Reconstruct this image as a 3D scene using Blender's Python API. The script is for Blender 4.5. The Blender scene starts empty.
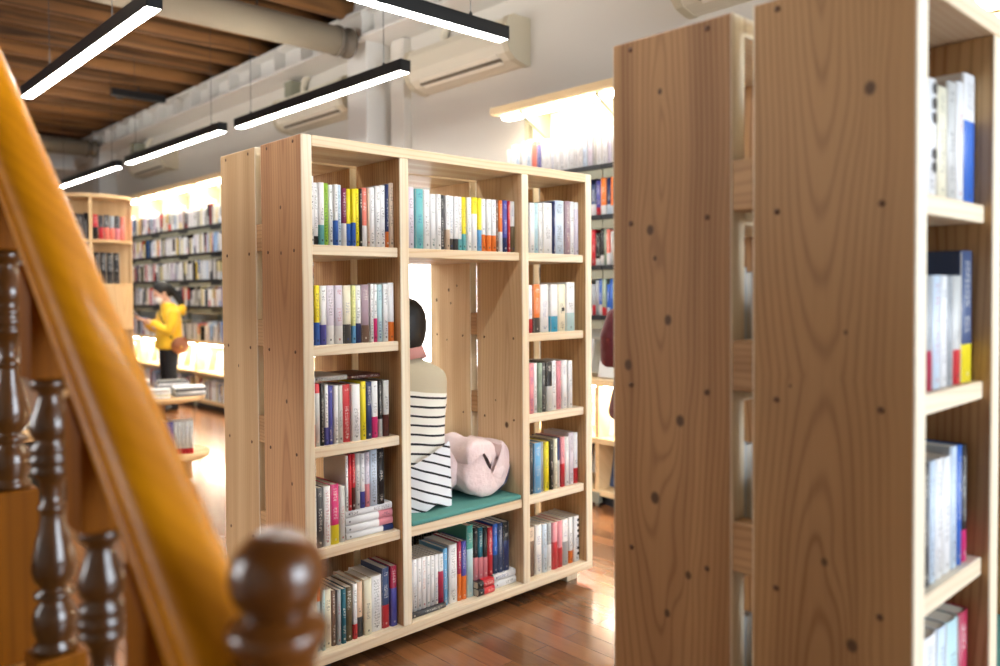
import bpy, bmesh, math, random
from mathutils import Vector, Matrix, noise
random.seed(7)
SC = bpy.context.scene
COL = SC.collection

# ------------------------------------------------------------------ camera
YAW, PITCH, ROLL = 0.7517, -0.0254, -0.0066
CAM = Vector((-1.3475, -2.3982, 1.3248))
cd = bpy.data.cameras.new('camera')
cam = bpy.data.objects.new('camera', cd); COL.objects.link(cam)
fw = Vector((math.sin(YAW)*math.cos(PITCH), math.cos(YAW)*math.cos(PITCH), math.sin(PITCH)))
rt = Vector((math.cos(YAW), -math.sin(YAW), 0.0)); up = rt.cross(fw)
R2 = rt*math.cos(ROLL)+up*math.sin(ROLL); U2 = up*math.cos(ROLL)-rt*math.sin(ROLL)
cam.matrix_world = Matrix(((R2.x, U2.x, -fw.x, CAM.x), (R2.y, U2.y, -fw.y, CAM.y), (R2.z, U2.z, -fw.z, CAM.z), (0, 0, 0, 1)))
cd.sensor_width = 36.0; cd.lens = 805.4462/1000*36.0; cd.shift_y = -0.0216
cd.clip_start = 0.05; cd.clip_end = 60
cd.dof.use_dof = True; cd.dof.focus_distance = 2.75; cd.dof.aperture_fstop = 1.7
SC.camera = cam

# ------------------------------------------------------------------ world, exposure, daylight, added fill
SC.view_settings.view_transform = 'Standard'
SC.view_settings.look = 'None'
SC.view_settings.gamma = 1.0
SC.view_settings.use_curve_mapping = False
SC.view_settings.exposure = 1.1
SC.cycles.use_denoising = True
SC.cycles.max_bounces = 8
SC.cycles.diffuse_bounces = 3
SC.cycles.glossy_bounces = 3
SC.cycles.sample_clamp_indirect = 6.0
w = bpy.data.worlds.new('world'); SC.world = w; w.use_nodes = True
w.node_tree.nodes['Background'].inputs[0].default_value = (0.80, 0.88, 1.0, 1)
w.node_tree.nodes['Background'].inputs[1].default_value = 0.35
def area(name, loc, rot, sx, sy, power, color):
    l = bpy.data.lights.new(name, 'AREA'); l.shape = 'RECTANGLE'; l.size = sx; l.size_y = sy
    l.energy = power; l.color = color
    o = bpy.data.objects.new(name, l); COL.objects.link(o); o.location = loc; o.rotation_euler = rot
    return o
DAY_POWER = 250.0
# shop front daylight, far behind the camera to the right
area('daylight', (2.2, -6.3, 1.9), (math.radians(90), 0, 0), 4.5, 2.6, DAY_POWER, (0.78, 0.88, 1.0))
area('side_fill', (-5.1, 2.6, 2.0), (0, math.radians(-90), 0), 2.2, 3.2, 95.0, (0.96, 0.97, 1.0))  # added soft fill for left-facing surfaces, no known window there
LAMP = 27.0      # linear lamps
STRIP = 24.0     # shelf lights

# ------------------------------------------------------------------ helpers
def s2l(c):
    return c/12.92 if c <= 0.04045 else ((c+0.055)/1.055)**2.4
def rgb(r, g, b):
    return (s2l(r/255), s2l(g/255), s2l(b/255), 1.0)

def tag(o, label=None, cat=None, group=None, kind=None):
    if label: o['label'] = label
    if cat: o['category'] = cat
    if group: o['group'] = group
    if kind: o['kind'] = kind
    return o
def empty(name, loc=(0, 0, 0), rz=0.0):
    o = bpy.data.objects.new(name, None); COL.objects.link(o)
    o.location = loc; o.rotation_euler = (0, 0, rz); o.empty_display_size = 0.05
    return o
def link(name, me, parent=None, loc=None):
    o = bpy.data.objects.new(name, me); COL.objects.link(o)
    if parent is not None: o.parent = parent
    if loc is not None: o.location = loc
    return o
def children(o):
    return [c for c in o.children]
def copy_tree(o, parent=None):
    kids = children(o)
    c = o.copy(); COL.objects.link(c); c.parent = parent
    for ch in kids: copy_tree(ch, c)
    return c

class MB:
    """collects shapes, then becomes one mesh object"""
    def __init__(self): self.bm = bmesh.new()
    def box(self, x0, x1, y0, y1, z0, z1, bev=0.0, mi=0, seg=2):
        b = bmesh.new() if bev > 0 else self.bm
        vs = [b.verts.new(p) for p in ((x0,y0,z0),(x1,y0,z0),(x1,y1,z0),(x0,y1,z0),(x0,y0,z1),(x1,y0,z1),(x1,y1,z1),(x0,y1,z1))]
        fs = [b.faces.new([vs[i] for i in q]) for q in ((3,2,1,0),(4,5,6,7),(0,1,5,4),(1,2,6,5),(2,3,7,6),(3,0,4,7))]
        for f in fs: f.material_index = mi
        if bev > 0:
            bmesh.ops.bevel(b, geom=list(b.edges), offset=bev, segments=seg, affect='EDGES', profile=0.5)
            for f in b.faces: f.material_index = mi
            self.merge(b); b.free()
        return self
    def merge(self, b, M=None):
        m = {}
        for v in b.verts: m[v] = self.bm.verts.new(M @ v.co if M else v.co)
        for f in b.faces:
            try:
                g = self.bm.faces.new([m[v] for v in f.verts]); g.material_index = f.material_index; g.smooth = f.smooth
            except ValueError: pass
    def lathe(self, prof, seg=24, center=(0, 0, 0), mi=0, a0=0.0, a1=2*math.pi, axis='z'):
        """prof: list of (radius, height)"""
        full = abs(a1-a0-2*math.pi) < 1e-6
        n = seg if full else seg+1
        cx, cy, cz = center
        rings = []
        for r, z in prof:
            ring = []
            for i in range(n):
                a = a0+(a1-a0)*i/seg
                p = (r*math.cos(a), r*math.sin(a), z)
                if axis == 'x': p = (z, r*math.cos(a), r*math.sin(a))
                ring.append(self.bm.verts.new((cx+p[0], cy+p[1], cz+p[2])))
            rings.append(ring)
        for k in range(len(rings)-1):
            for i in range(seg):
                j = (i+1) % n
                f = self.bm.faces.new((rings[k][i], rings[k][j], rings[k+1][j], rings[k+1][i])); f.smooth = True; f.material_index = mi
        for ring, fl in ((rings[0], True), (rings[-1], False)):
            if len(ring) > 2 and full:
                try:
                    f = self.bm.faces.new(list(reversed(ring)) if fl else ring); f.material_index = mi
                except ValueError: pass
        return self
    def tube(self, pts, radii, seg=12, mi=0, cap=True):
        pts = [Vector(p) for p in pts]
        if not isinstance(radii, (list, tuple)): radii = [radii]*len(pts)
        rings = []; prev = None
        for i, p in enumerate(pts):
            t = (pts[min(i+1, len(pts)-1)]-pts[max(i-1, 0)]).normalized()
            if prev is None:
                a = Vector((0, 0, 1)) if abs(t.z) < 0.9 else Vector((1, 0, 0))
                n = t.cross(a).normalized()
            else:
                n = (prev-t*prev.dot(t)).normalized()
            prev = n; b = t.cross(n)
            rings.append([self.bm.verts.new(p+(n*math.cos(2*math.pi*k/seg)+b*math.sin(2*math.pi*k/seg))*radii[i]) for k in range(seg)])
        for k in range(len(rings)-1):
            for i in range(seg):
                j = (i+1) % seg
                f = self.bm.faces.new((rings[k][i], rings[k][j], rings[k+1][j], rings[k+1][i])); f.smooth = True; f.material_index = mi
        if cap:
            for ring, fl in ((rings[0], True), (rings[-1], False)):
                f = self.bm.faces.new(list(reversed(ring)) if fl else ring); f.material_index = mi
        return self
    def loft(self, rings, mi=0, cap=True, closed=True):
        """rings: list of lists of points, all of one length"""
        R = [[self.bm.verts.new(p) for p in ring] for ring in rings]
        n = len(R[0])
        for k in range(len(R)-1):
            for i in range(n if closed else n-1):
                j = (i+1) % n
                f = self.bm.faces.new((R[k][i], R[k][j], R[k+1][j], R[k+1][i])); f.smooth = True; f.material_index = mi
        if cap and closed:
            for ring, fl in ((R[0], True), (R[-1], False)):
                try:
                    f = self.bm.faces.new(list(reversed(ring)) if fl else ring); f.material_index = mi
                except ValueError: pass
        return self
    def ball(self, c, r, seg=16, mi=0):
        b = bmesh.new(); bmesh.ops.create_uvsphere(b, u_segments=seg, v_segments=max(6, seg//2+2), radius=1.0)
        rx, ry, rz = r if isinstance(r, (tuple, list)) else (r, r, r)
        for f in b.faces: f.smooth = True; f.material_index = mi
        self.merge(b, Matrix.Translation(c) @ Matrix.Diagonal((rx, ry, rz, 1))); b.free()
        return self
    def prism(self, prof, x0, x1, axis='x', mi=0, smooth=False):
        """extrude a closed 2-D profile along an axis: 'x' -> (y,z), 'y' -> (x,z), 'z' -> (x,y)"""
        def P(a, b, t): return {'x': (t, a, b), 'y': (a, t, b), 'z': (a, b, t)}[axis]
        A = [self.bm.verts.new(P(a, b, x0)) for a, b in prof]; B = [self.bm.verts.new(P(a, b, x1)) for a, b in prof]
        n = len(prof)
        for i in range(n):
            j = (i+1) % n
            f = self.bm.faces.new((A[i], A[j], B[j], B[i])); f.material_index = mi; f.smooth = smooth
        for ring in (list(reversed(A)), B):
            f = self.bm.faces.new(ring); f.material_index = mi
        return self
    def build(self, name, mats, parent=None, loc=None):
        bmesh.ops.recalc_face_normals(self.bm, faces=list(self.bm.faces))
        me = bpy.data.meshes.new(name); self.bm.to_mesh(me); self.bm.free()
        for m in (mats if isinstance(mats, (list, tuple)) else [mats]): me.materials.append(m)
        return link(name, me, parent, loc)

def apply_mods(o):
    dg = bpy.context.evaluated_depsgraph_get(); dg.update()
    me = bpy.data.meshes.new_from_object(o.evaluated_get(dg))
    o.modifiers.clear(); o.data = me
    return o
def voxel(o, size=0.006, smooth=6):
    m = o.modifiers.new('r', 'REMESH'); m.mode = 'VOXEL'; m.voxel_size = size; m.use_smooth_shade = True
    if smooth:
        s = o.modifiers.new('s', 'SMOOTH'); s.iterations = smooth; s.factor = 0.5
    mats = list(o.data.materials)
    apply_mods(o)
    if not o.data.materials:
        for x in mats: o.data.materials.append(x)
    for p in o.data.polygons: p.use_smooth = True
    return o
def ell(cx, cy, z, rx, ry, n=28, rot=0.0, sq=2.0, tilt=0.0):
    out = []
    for i in range(n):
        a = 2*math.pi*i/n; c, s = math.cos(a), math.sin(a)
        x = rx*math.copysign(abs(c)**(2/sq), c); y = ry*math.copysign(abs(s)**(2/sq), s)
        out.append((cx+x*math.cos(rot)-y*math.sin(rot), cy+x*math.sin(rot)+y*math.cos(rot), z+tilt*y))
    return out

# ------------------------------------------------------------------ materials
def newmat(name):
    m = bpy.data.materials.new(name); m.use_nodes = True
    nt = m.node_tree; b = nt.nodes['Principled BSDF']
    return m, nt, b
def plain(name, color, rough=0.6, metal=0.0, bump=0.0, bscale=60.0, coat=0.0, vary=0.0):
    m, nt, b = newmat(name)
    b.inputs['Base Color'].default_value = color; b.inputs['Roughness'].default_value = rough
    b.inputs['Metallic'].default_value = metal; b.inputs['Coat Weight'].default_value = coat
    if bump or vary:
        tc = nt.nodes.new('ShaderNodeTexCoord'); n = nt.nodes.new('ShaderNodeTexNoise')
        n.inputs['Scale'].default_value = bscale; n.inputs['Detail'].default_value = 4
        nt.links.new(tc.outputs['Object'], n.inputs['Vector'])
        if bump:
            bp = nt.nodes.new('ShaderNodeBump'); bp.inputs['Strength'].default_value = bump; bp.inputs['Distance'].default_value = 0.004
            nt.links.new(n.outputs['Fac'], bp.inputs['Height']); nt.links.new(bp.outputs['Normal'], b.inputs['Normal'])
        if vary:
            mx = nt.nodes.new('ShaderNodeMix'); mx.data_type = 'RGBA'
            mx.inputs['A'].default_value = tuple(c*(1-vary) for c in color[:3])+(1,)
            mx.inputs['B'].default_value = tuple(min(1, c*(1+vary)) for c in color[:3])+(1,)
            nt.links.new(n.outputs['Fac'], mx.inputs['Factor']); nt.links.new(mx.outputs['Result'], b.inputs['Base Color'])
    return m
def emit(name, color, strength):
    m, nt, b = newmat(name)
    b.inputs['Base Color'].default_value = (0.8, 0.8, 0.8, 1)
    b.inputs['Emission Color'].default_value = color; b.inputs['Emission Strength'].default_value = strength
    return m
class NT:
    """tiny node-graph writer"""
    def __init__(self, nt): self.nt = nt
    def n(self, t, **kw):
        x = self.nt.nodes.new(t)
        for k, v in kw.items(): setattr(x, k, v)
        return x
    def put(self, sock, v):
        if isinstance(v, bpy.types.NodeSocket): self.nt.links.new(v, sock)
        elif v is not None: sock.default_value = v
    def m(self, op, a, b=None, c=None, clamp=False):
        x = self.n('ShaderNodeMath', operation=op, use_clamp=clamp)
        for s, v in zip(x.inputs, (a, b, c)): self.put(s, v)
        return x.outputs[0]
    def mix(self, f, a, b):
        x = self.n('ShaderNodeMix', data_type='RGBA'); self.put(x.inputs['Factor'], f); self.put(x.inputs['A'], a); self.put(x.inputs['B'], b)
        return x.outputs['Result']
    def xyz(self, v):
        x = self.n('ShaderNodeSeparateXYZ'); self.put(x.inputs[0], v); return x.outputs
    def vec(self, a, b, c):
        x = self.n('ShaderNodeCombineXYZ')
        for s, v in zip(x.inputs, (a, b, c)): self.put(s, v)
        return x.outputs[0]
    def noise(self, v, scale, detail=3, rough=0.5, dist=0.0):
        x = self.n('ShaderNodeTexNoise'); self.put(x.inputs['Vector'], v)
        x.inputs['Scale'].default_value = scale; x.inputs['Detail'].default_value = detail
        x.inputs['Roughness'].default_value = rough; x.inputs['Distortion'].default_value = dist
        return x.outputs['Fac']
    def ss(self, v, lo, hi):
        x = self.n('ShaderNodeMapRange', interpolation_type='SMOOTHSTEP'); self.put(x.inputs['Value'], v)
        x.inputs['From Min'].default_value = lo; x.inputs['From Max'].default_value = hi
        return x.outputs[0]

def wood(name, light, dark, axis='z', rough=0.5, knots=(), knot_col=(0.14, 0.075, 0.035, 1), period=0.016, contrast=0.8, sap=0.0, coat=0.0, across='y', bold=0.6, cath=None, edges=None):
    """plain-sawn softwood: growth-ring lines stretched along the grain, heart/sap tone, knots that bend the grain"""
    m, nt, b = newmat(name); g = NT(nt)
    tc = g.n('ShaderNodeTexCoord'); oi = g.n('ShaderNodeObjectInfo')
    x, y, z = g.xyz(tc.outputs['Object'])
    L, A, B = {'z': (z, y, x), 'x': (x, y, z), 'y': (y, x, z)}[axis]
    if across == 'x' and axis == 'z': A, B = x, y
    rnd = g.m('MULTIPLY', oi.outputs['Random'], 37.0)
    lowL = g.m('MULTIPLY', L, 0.16)
    base = g.vec(g.m('ADD', A, rnd), g.m('ADD', B, g.m('MULTIPLY', rnd, 0.37)), lowL)
    n1 = g.noise(base, 3.2, 2, 0.5)
    bend = g.m('MULTIPLY', g.m('SUBTRACT', n1, 0.5), 0.16)
    u = g.m('ADD', g.m('ADD', A, g.m('MULTIPLY', B, 0.8)), bend)
    if cath:
        a0, Lm, kk, h0 = cath
        wob = g.m('MULTIPLY', g.m('SUBTRACT', g.noise(g.vec(3.3, 1.7, g.m('MULTIPLY', L, 2.2)), 1.0, 1), 0.5), 0.05)
        ac = g.m('ADD', g.m('SUBTRACT', A, a0), wob)
        hh = g.m('MULTIPLY', g.m('SUBTRACT', h0, g.m('ABSOLUTE', g.m('SUBTRACT', L, Lm))), kk)
        u = g.m('SQRT', g.m('ADD', g.m('MULTIPLY', ac, ac), g.m('MULTIPLY', hh, hh)))
        u = g.m('ADD', u, g.m('MULTIPLY', bend, 0.25))
    kmask = None
    for (ka, kl, kr) in knots:
        da = g.m('SUBTRACT', A, ka); dl = g.m('SUBTRACT', L, kl)
        d2 = g.m('ADD', g.m('POWER', g.m('DIVIDE', g.m('ABSOLUTE', da), kr*3.2), 2.0), g.m('POWER', g.m('DIVIDE', g.m('ABSOLUTE', dl), kr*8.0), 2.0))
        e = g.m('POWER', 2.718, g.m('MULTIPLY', d2, -1.0))
        u = g.m('SUBTRACT', u, g.m('MULTIPLY', g.m('MULTIPLY', da, e), 0.62))
        r2 = g.m('SQRT', g.m('ADD', g.m('POWER', g.m('ABSOLUTE', da), 2.0), g.m('POWER', g.m('MULTIPLY', g.m('ABSOLUTE', dl), 0.8), 2.0)))
        mk = g.m('SUBTRACT', 1.0, g.ss(r2, kr*0.55, kr*1.15))
        kmask = mk if kmask is None else g.m('MAXIMUM', kmask, mk)
    ph = g.m('ADD', g.m('MULTIPLY', u, 2*math.pi/period), g.m('MULTIPLY', g.noise(g.vec(g.m('MULTIPLY', A, 5), g.m('MULTIPLY', B, 5), g.m('ADD', g.m('MULTIPLY', L, 0.14), rnd)), 2.0, 3), 5.0))
    wv = g.m('ADD', g.m('MULTIPLY', g.m('SINE', ph), 0.5), 0.5)
    line = g.m('POWER', wv, 4.0)
    bandn = g.noise(g.vec(g.m('MULTIPLY', u, 9), g.m('ADD', rnd, 3.3), g.m('MULTIPLY', L, 0.25)), 1.5, 2)
    band = g.ss(bandn, 0.32, 0.68)
    fib = g.noise(g.vec(g.m('MULTIPLY', A, 220), g.m('MULTIPLY', B, 220), g.m('MULTIPLY', L, 5)), 1.0, 3, 0.6)
    f = g.m('ADD', g.m('MULTIPLY', band, bold), g.m('MULTIPLY', line, 0.42*contrast))
    f = g.m('ADD', f, g.m('MULTIPLY', g.m('SUBTRACT', fib, 0.5), 0.5*contrast), clamp=True)
    if sap:
        f = g.m('MULTIPLY', f, sap)
    if edges:
        (lo, wl, hi, wh) = edges
        e1 = g.ss(g.m('ADD', A, g.m('MULTIPLY', bend, .3)), lo+wl*.4, lo+wl); e2 = g.m('SUBTRACT', 1.0, g.ss(A, hi-wh, hi-wh*.4))
        f = g.m('MULTIPLY', f, g.m('ADD', .15, g.m('MULTIPLY', g.m('MULTIPLY', e1, e2), .85)))
    c = g.mix(f, light, dark)
    if kmask is not None: c = g.mix(kmask, c, knot_col)
    nt.links.new(c, b.inputs['Base Color'])
    b.inputs['Roughness'].default_value = rough; b.inputs['Coat Weight'].default_value = coat; b.inputs['Coat Roughness'].default_value = 0.12
    b.inputs['Specular IOR Level'].default_value = 0.3
    bp = g.n('ShaderNodeBump'); bp.inputs['Strength'].default_value = 0.12; bp.inputs['Distance'].default_value = 0.002
    nt.links.new(fib, bp.inputs['Height']); nt.links.new(bp.outputs['Normal'], b.inputs['Normal'])
    return m

PINE_L, PINE_D = rgb(234, 212, 170), rgb(180, 138, 94)
M = {}
M['pine'] = wood('pale_cedar_upright', PINE_L, PINE_D, 'z')
M['pine_in_shade'] = wood('cedar_heartwood_shade_upright', rgb(222, 186, 136), rgb(156, 106, 64), 'z')  # brown heartwood, darkened further so the column interiors read as shaded
M['pine_h'] = wood('pale_cedar_shelf', rgb(244, 230, 204), rgb(212, 180, 138), 'x', contrast=0.7)
M['pine_edge'] = wood('cedar_sapwood_edge', rgb(250, 240, 216), rgb(220, 193, 154), 'z', contrast=0.6)
M['block'] = wood('cedar_block', rgb(212, 170, 122), rgb(156, 112, 70), 'y', period=0.012)
M['plug'] = plain('dark_screw_plug', rgb(104, 70, 44), 0.7)
M['white_wall'] = plain('painted_wall', rgb(222, 216, 205), 0.85, bump=0.05, bscale=30)
M['white_paint'] = plain('white_gloss_paint', rgb(226, 224, 218), 0.45, bump=0.05, bscale=14)
M['black_metal'] = plain('black_metal', rgb(26, 28, 31), 0.4)
M['sage_metal'] = plain('sage_grey_metal', rgb(150, 150, 130), 0.5, 0.2)
M['lamp'] = emit('lamp_diffuser', (1.0, 0.97, 0.92, 1), LAMP)
M['added_fill_strip'] = emit('added_fill_glow', (1.0, 0.95, 0.86, 1), 12.0)  # added glow to brighten ceiling and walls
M['strip'] = emit('shelf_light', (1.0, 0.93, 0.80, 1), STRIP)
M['black_plastic'] = plain('black_plastic', rgb(20, 20, 22), 0.35)
M['ac'] = plain('cream_plastic', rgb(226, 217, 196), 0.4)
M['ac_dark'] = plain('vent_shadow_slot', rgb(120, 108, 88), 0.6)
M['rail'] = wood('honey_varnished_wood', rgb(208, 134, 12), rgb(160, 92, 6), 'y', rough=0.42, coat=0.08, contrast=0.35, period=0.03, bold=0.4)
for _m in ('rail',): M[_m].node_tree.nodes['Principled BSDF'].inputs['IOR'].default_value = 1.22
M['newel'] = wood('walnut_varnished_wood', rgb(118, 66, 18), rgb(72, 38, 10), 'z', rough=0.3, coat=0.9, contrast=0.4, period=0.02)
M['turned'] = wood('dark_turned_wood', rgb(92, 54, 18), rgb(46, 26, 10), 'z', rough=0.3, coat=0.9, contrast=0.3)
M['block_rail'] = wood('amber_square_wood', rgb(150, 88, 16), rgb(104, 56, 8), 'z', rough=0.5, coat=0.0, contrast=0.4)
M['block_rail'].node_tree.nodes['Principled BSDF'].inputs['IOR'].default_value = 1.2
M['tread'] = wood('stair_tread_wood', rgb(186, 130, 62), rgb(140, 88, 38), 'x', rough=0.4, coat=0.3)
M['teal'] = plain('teal_felt', rgb(88, 150, 142), 0.95, bump=0.35, bscale=350, vary=0.15)
M['skin'] = plain('skin', rgb(222, 176, 150), 0.55)
M['hair'] = plain('black_hair', rgb(16, 14, 14), 0.5, bump=0.4, bscale=90)
M['joist'] = wood('old_brown_timber', rgb(140, 98, 56), rgb(56, 38, 24), 'x', rough=0.75, contrast=1.0, period=0.05, knots=())
M['deck'] = plain('dark_ceiling_boards', rgb(36, 27, 20), 0.85, vary=0.3, bscale=6)
M['duct'] = plain('grey_painted_duct', rgb(150, 138, 118), 0.6, vary=0.06, bscale=4)

def book_mat():
    m, nt, b = newmat('book_cover'); g = NT(nt)
    def att(n, out):
        a = g.n('ShaderNodeAttribute', attribute_type='OBJECT', attribute_name=n); return a.outputs[out]
    ca, cb, ct = att('ca', 'Color'), att('cb', 'Color'), att('ct', 'Color')
    bf, hh, ww = att('bf', 'Fac'), att('hh', 'Fac'), att('ww', 'Fac')
    tc = g.n('ShaderNodeTexCoord'); oi = g.n('ShaderNodeObjectInfo')
    x, y, z = g.xyz(tc.outputs['Object'])
    zf = g.m('DIVIDE', z, hh); xf = g.m('DIVIDE', x, ww)
    foot = g.m('LESS_THAN', zf, bf)
    col = g.mix(foot, ca, cb)
    spine = g.m('LESS_THAN', y, 0.0035)
    rnd = g.m('MULTIPLY', oi.outputs['Random'], 91.0)
    # one or two columns of small printed marks
    cen = g.m('LESS_THAN', g.m('ABSOLUTE', xf), 0.24)
    cell = g.n('ShaderNodeTexVoronoi', feature='F1'); cell.inputs['Scale'].default_value = 1.0
    g.put(cell.inputs['Vector'], g.vec(g.m('MULTIPLY', x, 420), g.m('ADD', g.m('MULTIPLY', z, 300), rnd), rnd))
    ink = g.m('LESS_THAN', cell.outputs['Distance'], 0.44)
    lines = g.m('GREATER_THAN', g.m('FRACT', g.m('MULTIPLY', z, 95)), 0.22)
    wordn = g.noise(g.vec(rnd, g.m('MULTIPLY', z, 16), 0.0), 1.0, 0)
    wmask = g.m('GREATER_THAN', wordn, 0.47)
    zone = g.m('MULTIPLY', g.m('GREATER_THAN', zf, g.m('ADD', bf, 0.08)), g.m('LESS_THAN', zf, 0.93))
    t = g.m('MULTIPLY', g.m('MULTIPLY', ink, lines), g.m('MULTIPLY', wmask, zone))
    t = g.m('MULTIPLY', g.m('MULTIPLY', t, cen), spine)
    t = g.m('MULTIPLY', t, 0.8)
    col = g.mix(t, col, ct)
    # publisher's small mark near the foot
    d = g.m('MULTIPLY', g.m('LESS_THAN', g.m('ABSOLUTE', g.m('SUBTRACT', z, 0.016)), 0.0035), g.m('LESS_THAN', g.m('ABSOLUTE', x), 0.0032))
    d = g.m('MULTIPLY', g.m('MULTIPLY', d, spine), 0.7)
    col = g.mix(d, col, ct)
    nt.links.new(col, b.inputs['Base Color']); b.inputs['Roughness'].default_value = 0.42
    return m
M['cover'] = book_mat()
def pages_mat():
    m, nt, b = newmat('book_pages'); g = NT(nt)
    tc = g.n('ShaderNodeTexCoord'); x, y, z = g.xyz(tc.outputs['Object'])
    n = g.noise(g.vec(g.m('MULTIPLY', x, 1400), y, g.m('MULTIPLY', z, 2)), 1.0, 2)
    nt.links.new(g.mix(n, rgb(196, 188, 172), rgb(232, 226, 212)), b.inputs['Base Color']); b.inputs['Roughness'].default_value = 0.85
    return m
M['pages'] = pages_mat()
def vcol_mat():
    m, nt, b = newmat('printed_cover'); a = nt.nodes.new('ShaderNodeAttribute'); a.attribute_name = 'tint'
    nt.links.new(a.outputs['Color'], b.inputs['Base Color']); b.inputs['Roughness'].default_value = 0.5
    return m
M['tint'] = vcol_mat()

def floor_mat():
    m, nt, b = newmat('red_brown_plank_floor'); g = NT(nt)
    tc = g.n('ShaderNodeTexCoord'); x, y, z = g.xyz(tc.outputs['Object'])
    br = g.n('ShaderNodeTexBrick'); br.offset = 0.37; br.offset_frequency = 2
    g.put(br.inputs['Vector'], g.vec(y, x, 0.0))
    br.inputs['Scale'].default_value = 1.0; br.inputs['Brick Width'].default_value = 0.92; br.inputs['Row Height'].default_value = 0.09
    br.inputs['Mortar Size'].default_value = 0.0009; br.inputs['Mortar Smooth'].default_value = 0.2; br.inputs['Bias'].default_value = 0.0
    br.inputs['Color1'].default_value = (0, 0, 0, 1); br.inputs['Color2'].default_value = (1, 1, 1, 1); br.inputs['Mortar'].default_value = (0.5, 0.5, 0.5, 1)
    r = g.xyz(br.outputs['Color'])[0]
    gr = g.noise(g.vec(g.m('MULTIPLY', x, 60), g.m('MULTIPLY', y, 4), g.m('MULTIPLY', r, 9)), 1.0, 4, 0.6, 0.4)
    f = g.m('ADD', g.m('MULTIPLY', r, 0.55), g.m('MULTIPLY', gr, 0.55), clamp=True)
    c = g.mix(f, rgb(78, 48, 28), rgb(160, 106, 64))
    c = g.mix(br.outputs['Fac'], c, rgb(66, 38, 22))
    nt.links.new(c, b.inputs['Base Color'])
    b.inputs['Roughness'].default_value = 0.26; b.inputs['Coat Weight'].default_value = 0.5; b.inputs['Coat Roughness'].default_value = 0.14
    bp = g.n('ShaderNodeBump'); bp.inputs['Strength'].default_value = 0.15; bp.inputs['Distance'].default_value = 0.002
    g.put(bp.inputs['Height'], g.m('SUBTRACT', gr, br.outputs['Fac'])); nt.links.new(bp.outputs['Normal'], b.inputs['Normal'])
    return m
M['floor'] = floor_mat()
# ------------------------------------------------------------------ room shell
XW = 2.80; YN, YF = -6.6, 14.2; XL = -5.2; ZC = 3.98
def structure(o): o['kind'] = 'structure'; return o
structure(MB().box(XL, XW+.1, YN, YF, -0.05, 0.0).build('floor', M['floor']))
structure(MB().box(XW, XW+.12, YN, YF, 0, ZC).build('wall_right', M['white_wall']))
structure(MB().box(XL, XW+.12, YF, YF+.12, 0, ZC).build('wall_far', M['white_wall']))
structure(MB().box(XL-.12, XL, YN, YF, 0, ZC).build('wall_left', M['white_wall']))
structure(MB().box(XL, XW+.1, YN, YF, ZC, ZC+.08).build('ceiling', M['deck']))
structure(MB().box(XL-.12, XW+.12, YN-.12, YN, 0, ZC).build('wall_near', M['white_wall']))
structure(MB().box(XW-.02, XW, -6, YF, 0, 0.09, 0.004).build('baseboard_right', M['white_paint']))

# round timber joists across the room
def joist(y, i):
    mb = MB(); rnd = random.Random(i*17+3)
    n = 22; rings = []
    r0 = rnd.uniform(0.105, 0.125)
    for k in range(n+1):
        x = XL+(2.62-XL)*k/n; ring = []
        for a in range(14):
            t = 2*math.pi*a/14
            r = r0*(1+0.10*noise.noise(Vector((x*0.9, i*7.1, a*0.35))))
            ring.append((x, y+r*math.cos(t)+0.012*noise.noise(Vector((x*0.7, i*3.3, 1))), 3.83+r*1.05*math.sin(t)))
        rings.append(ring)
    mb.loft(rings)
    return structure(mb.build('ceiling_beam', M['joist']))
for i in range(27): joist(0.62+0.515*i, i)

# white built-up girder along the right wall: web, flanges and stiffeners
g = MB()
g.box(2.62, 2.66, -6, YF, 3.49, 3.70)
g.box(2.48, 2.80, -6, YF, 3.465, 3.49)
g.box(2.50, 2.80, -6, YF, 3.70, 3.722)
for i in range(40): g.box(2.50, 2.62, -6+0.515*i+0.13, -6+0.515*i+0.15, 3.49, 3.70)
structure(g.build('beam_right', M['white_paint']))
# infill above the girder between the joists
structure(MB().box(2.66, 2.80, -6, YF, 3.722, ZC).build('trim_1', M['deck']))
# pilasters
for y0 in (3.42, 10.55):
    structure(MB().box(2.55, XW, y0, y0+.30, 0, ZC, 0.006).build('pillar', M['white_paint']))
structure(MB().box(2.72, XW, 3.12, 3.30, 2.0, 3.46, 0.003).build('trim_2', M['white_wall']))
# second girder across the far end and the brown shutter under it
g = MB(); g.box(XL, 2.5, 11.6, 11.64, 3.30, 3.7); g.box(XL, 2.5, 11.46, 11.8, 3.27, 3.30)
structure(g.build('beam_far', M['white_paint']))
g = MB()
for i in range(16): g.box(-1.0, 2.2, 14.13, 14.19, 2.0+0.09*i, 2.08+0.09*i, 0.004)
structure(g.build('window_2', plain('brown_slats', rgb(112, 80, 66), 0.6)))

# added glowing panel framed like a window, standing in for an unidentified brightness
w1 = structure(MB().box(2.775, 2.80, 2.05, 3.32, 0.75, 1.98).build('added_glow_panel', emit('added_white_glow', (1, 1, 1, 1), 2.6)))
f = MB()
for a in ((2.02, 2.07, .70, 2.03), (3.30, 3.35, .70, 2.03)): f.box(2.74, 2.80, a[0], a[1], a[2], a[3], 0.003)
f.box(2.74, 2.80, 2.07, 3.30, .70, .75, 0.003); f.box(2.74, 2.80, 2.07, 3.30, 1.98, 2.03, 0.003)
f.build('glow_panel_frame', M['white_paint'], w1)

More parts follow.
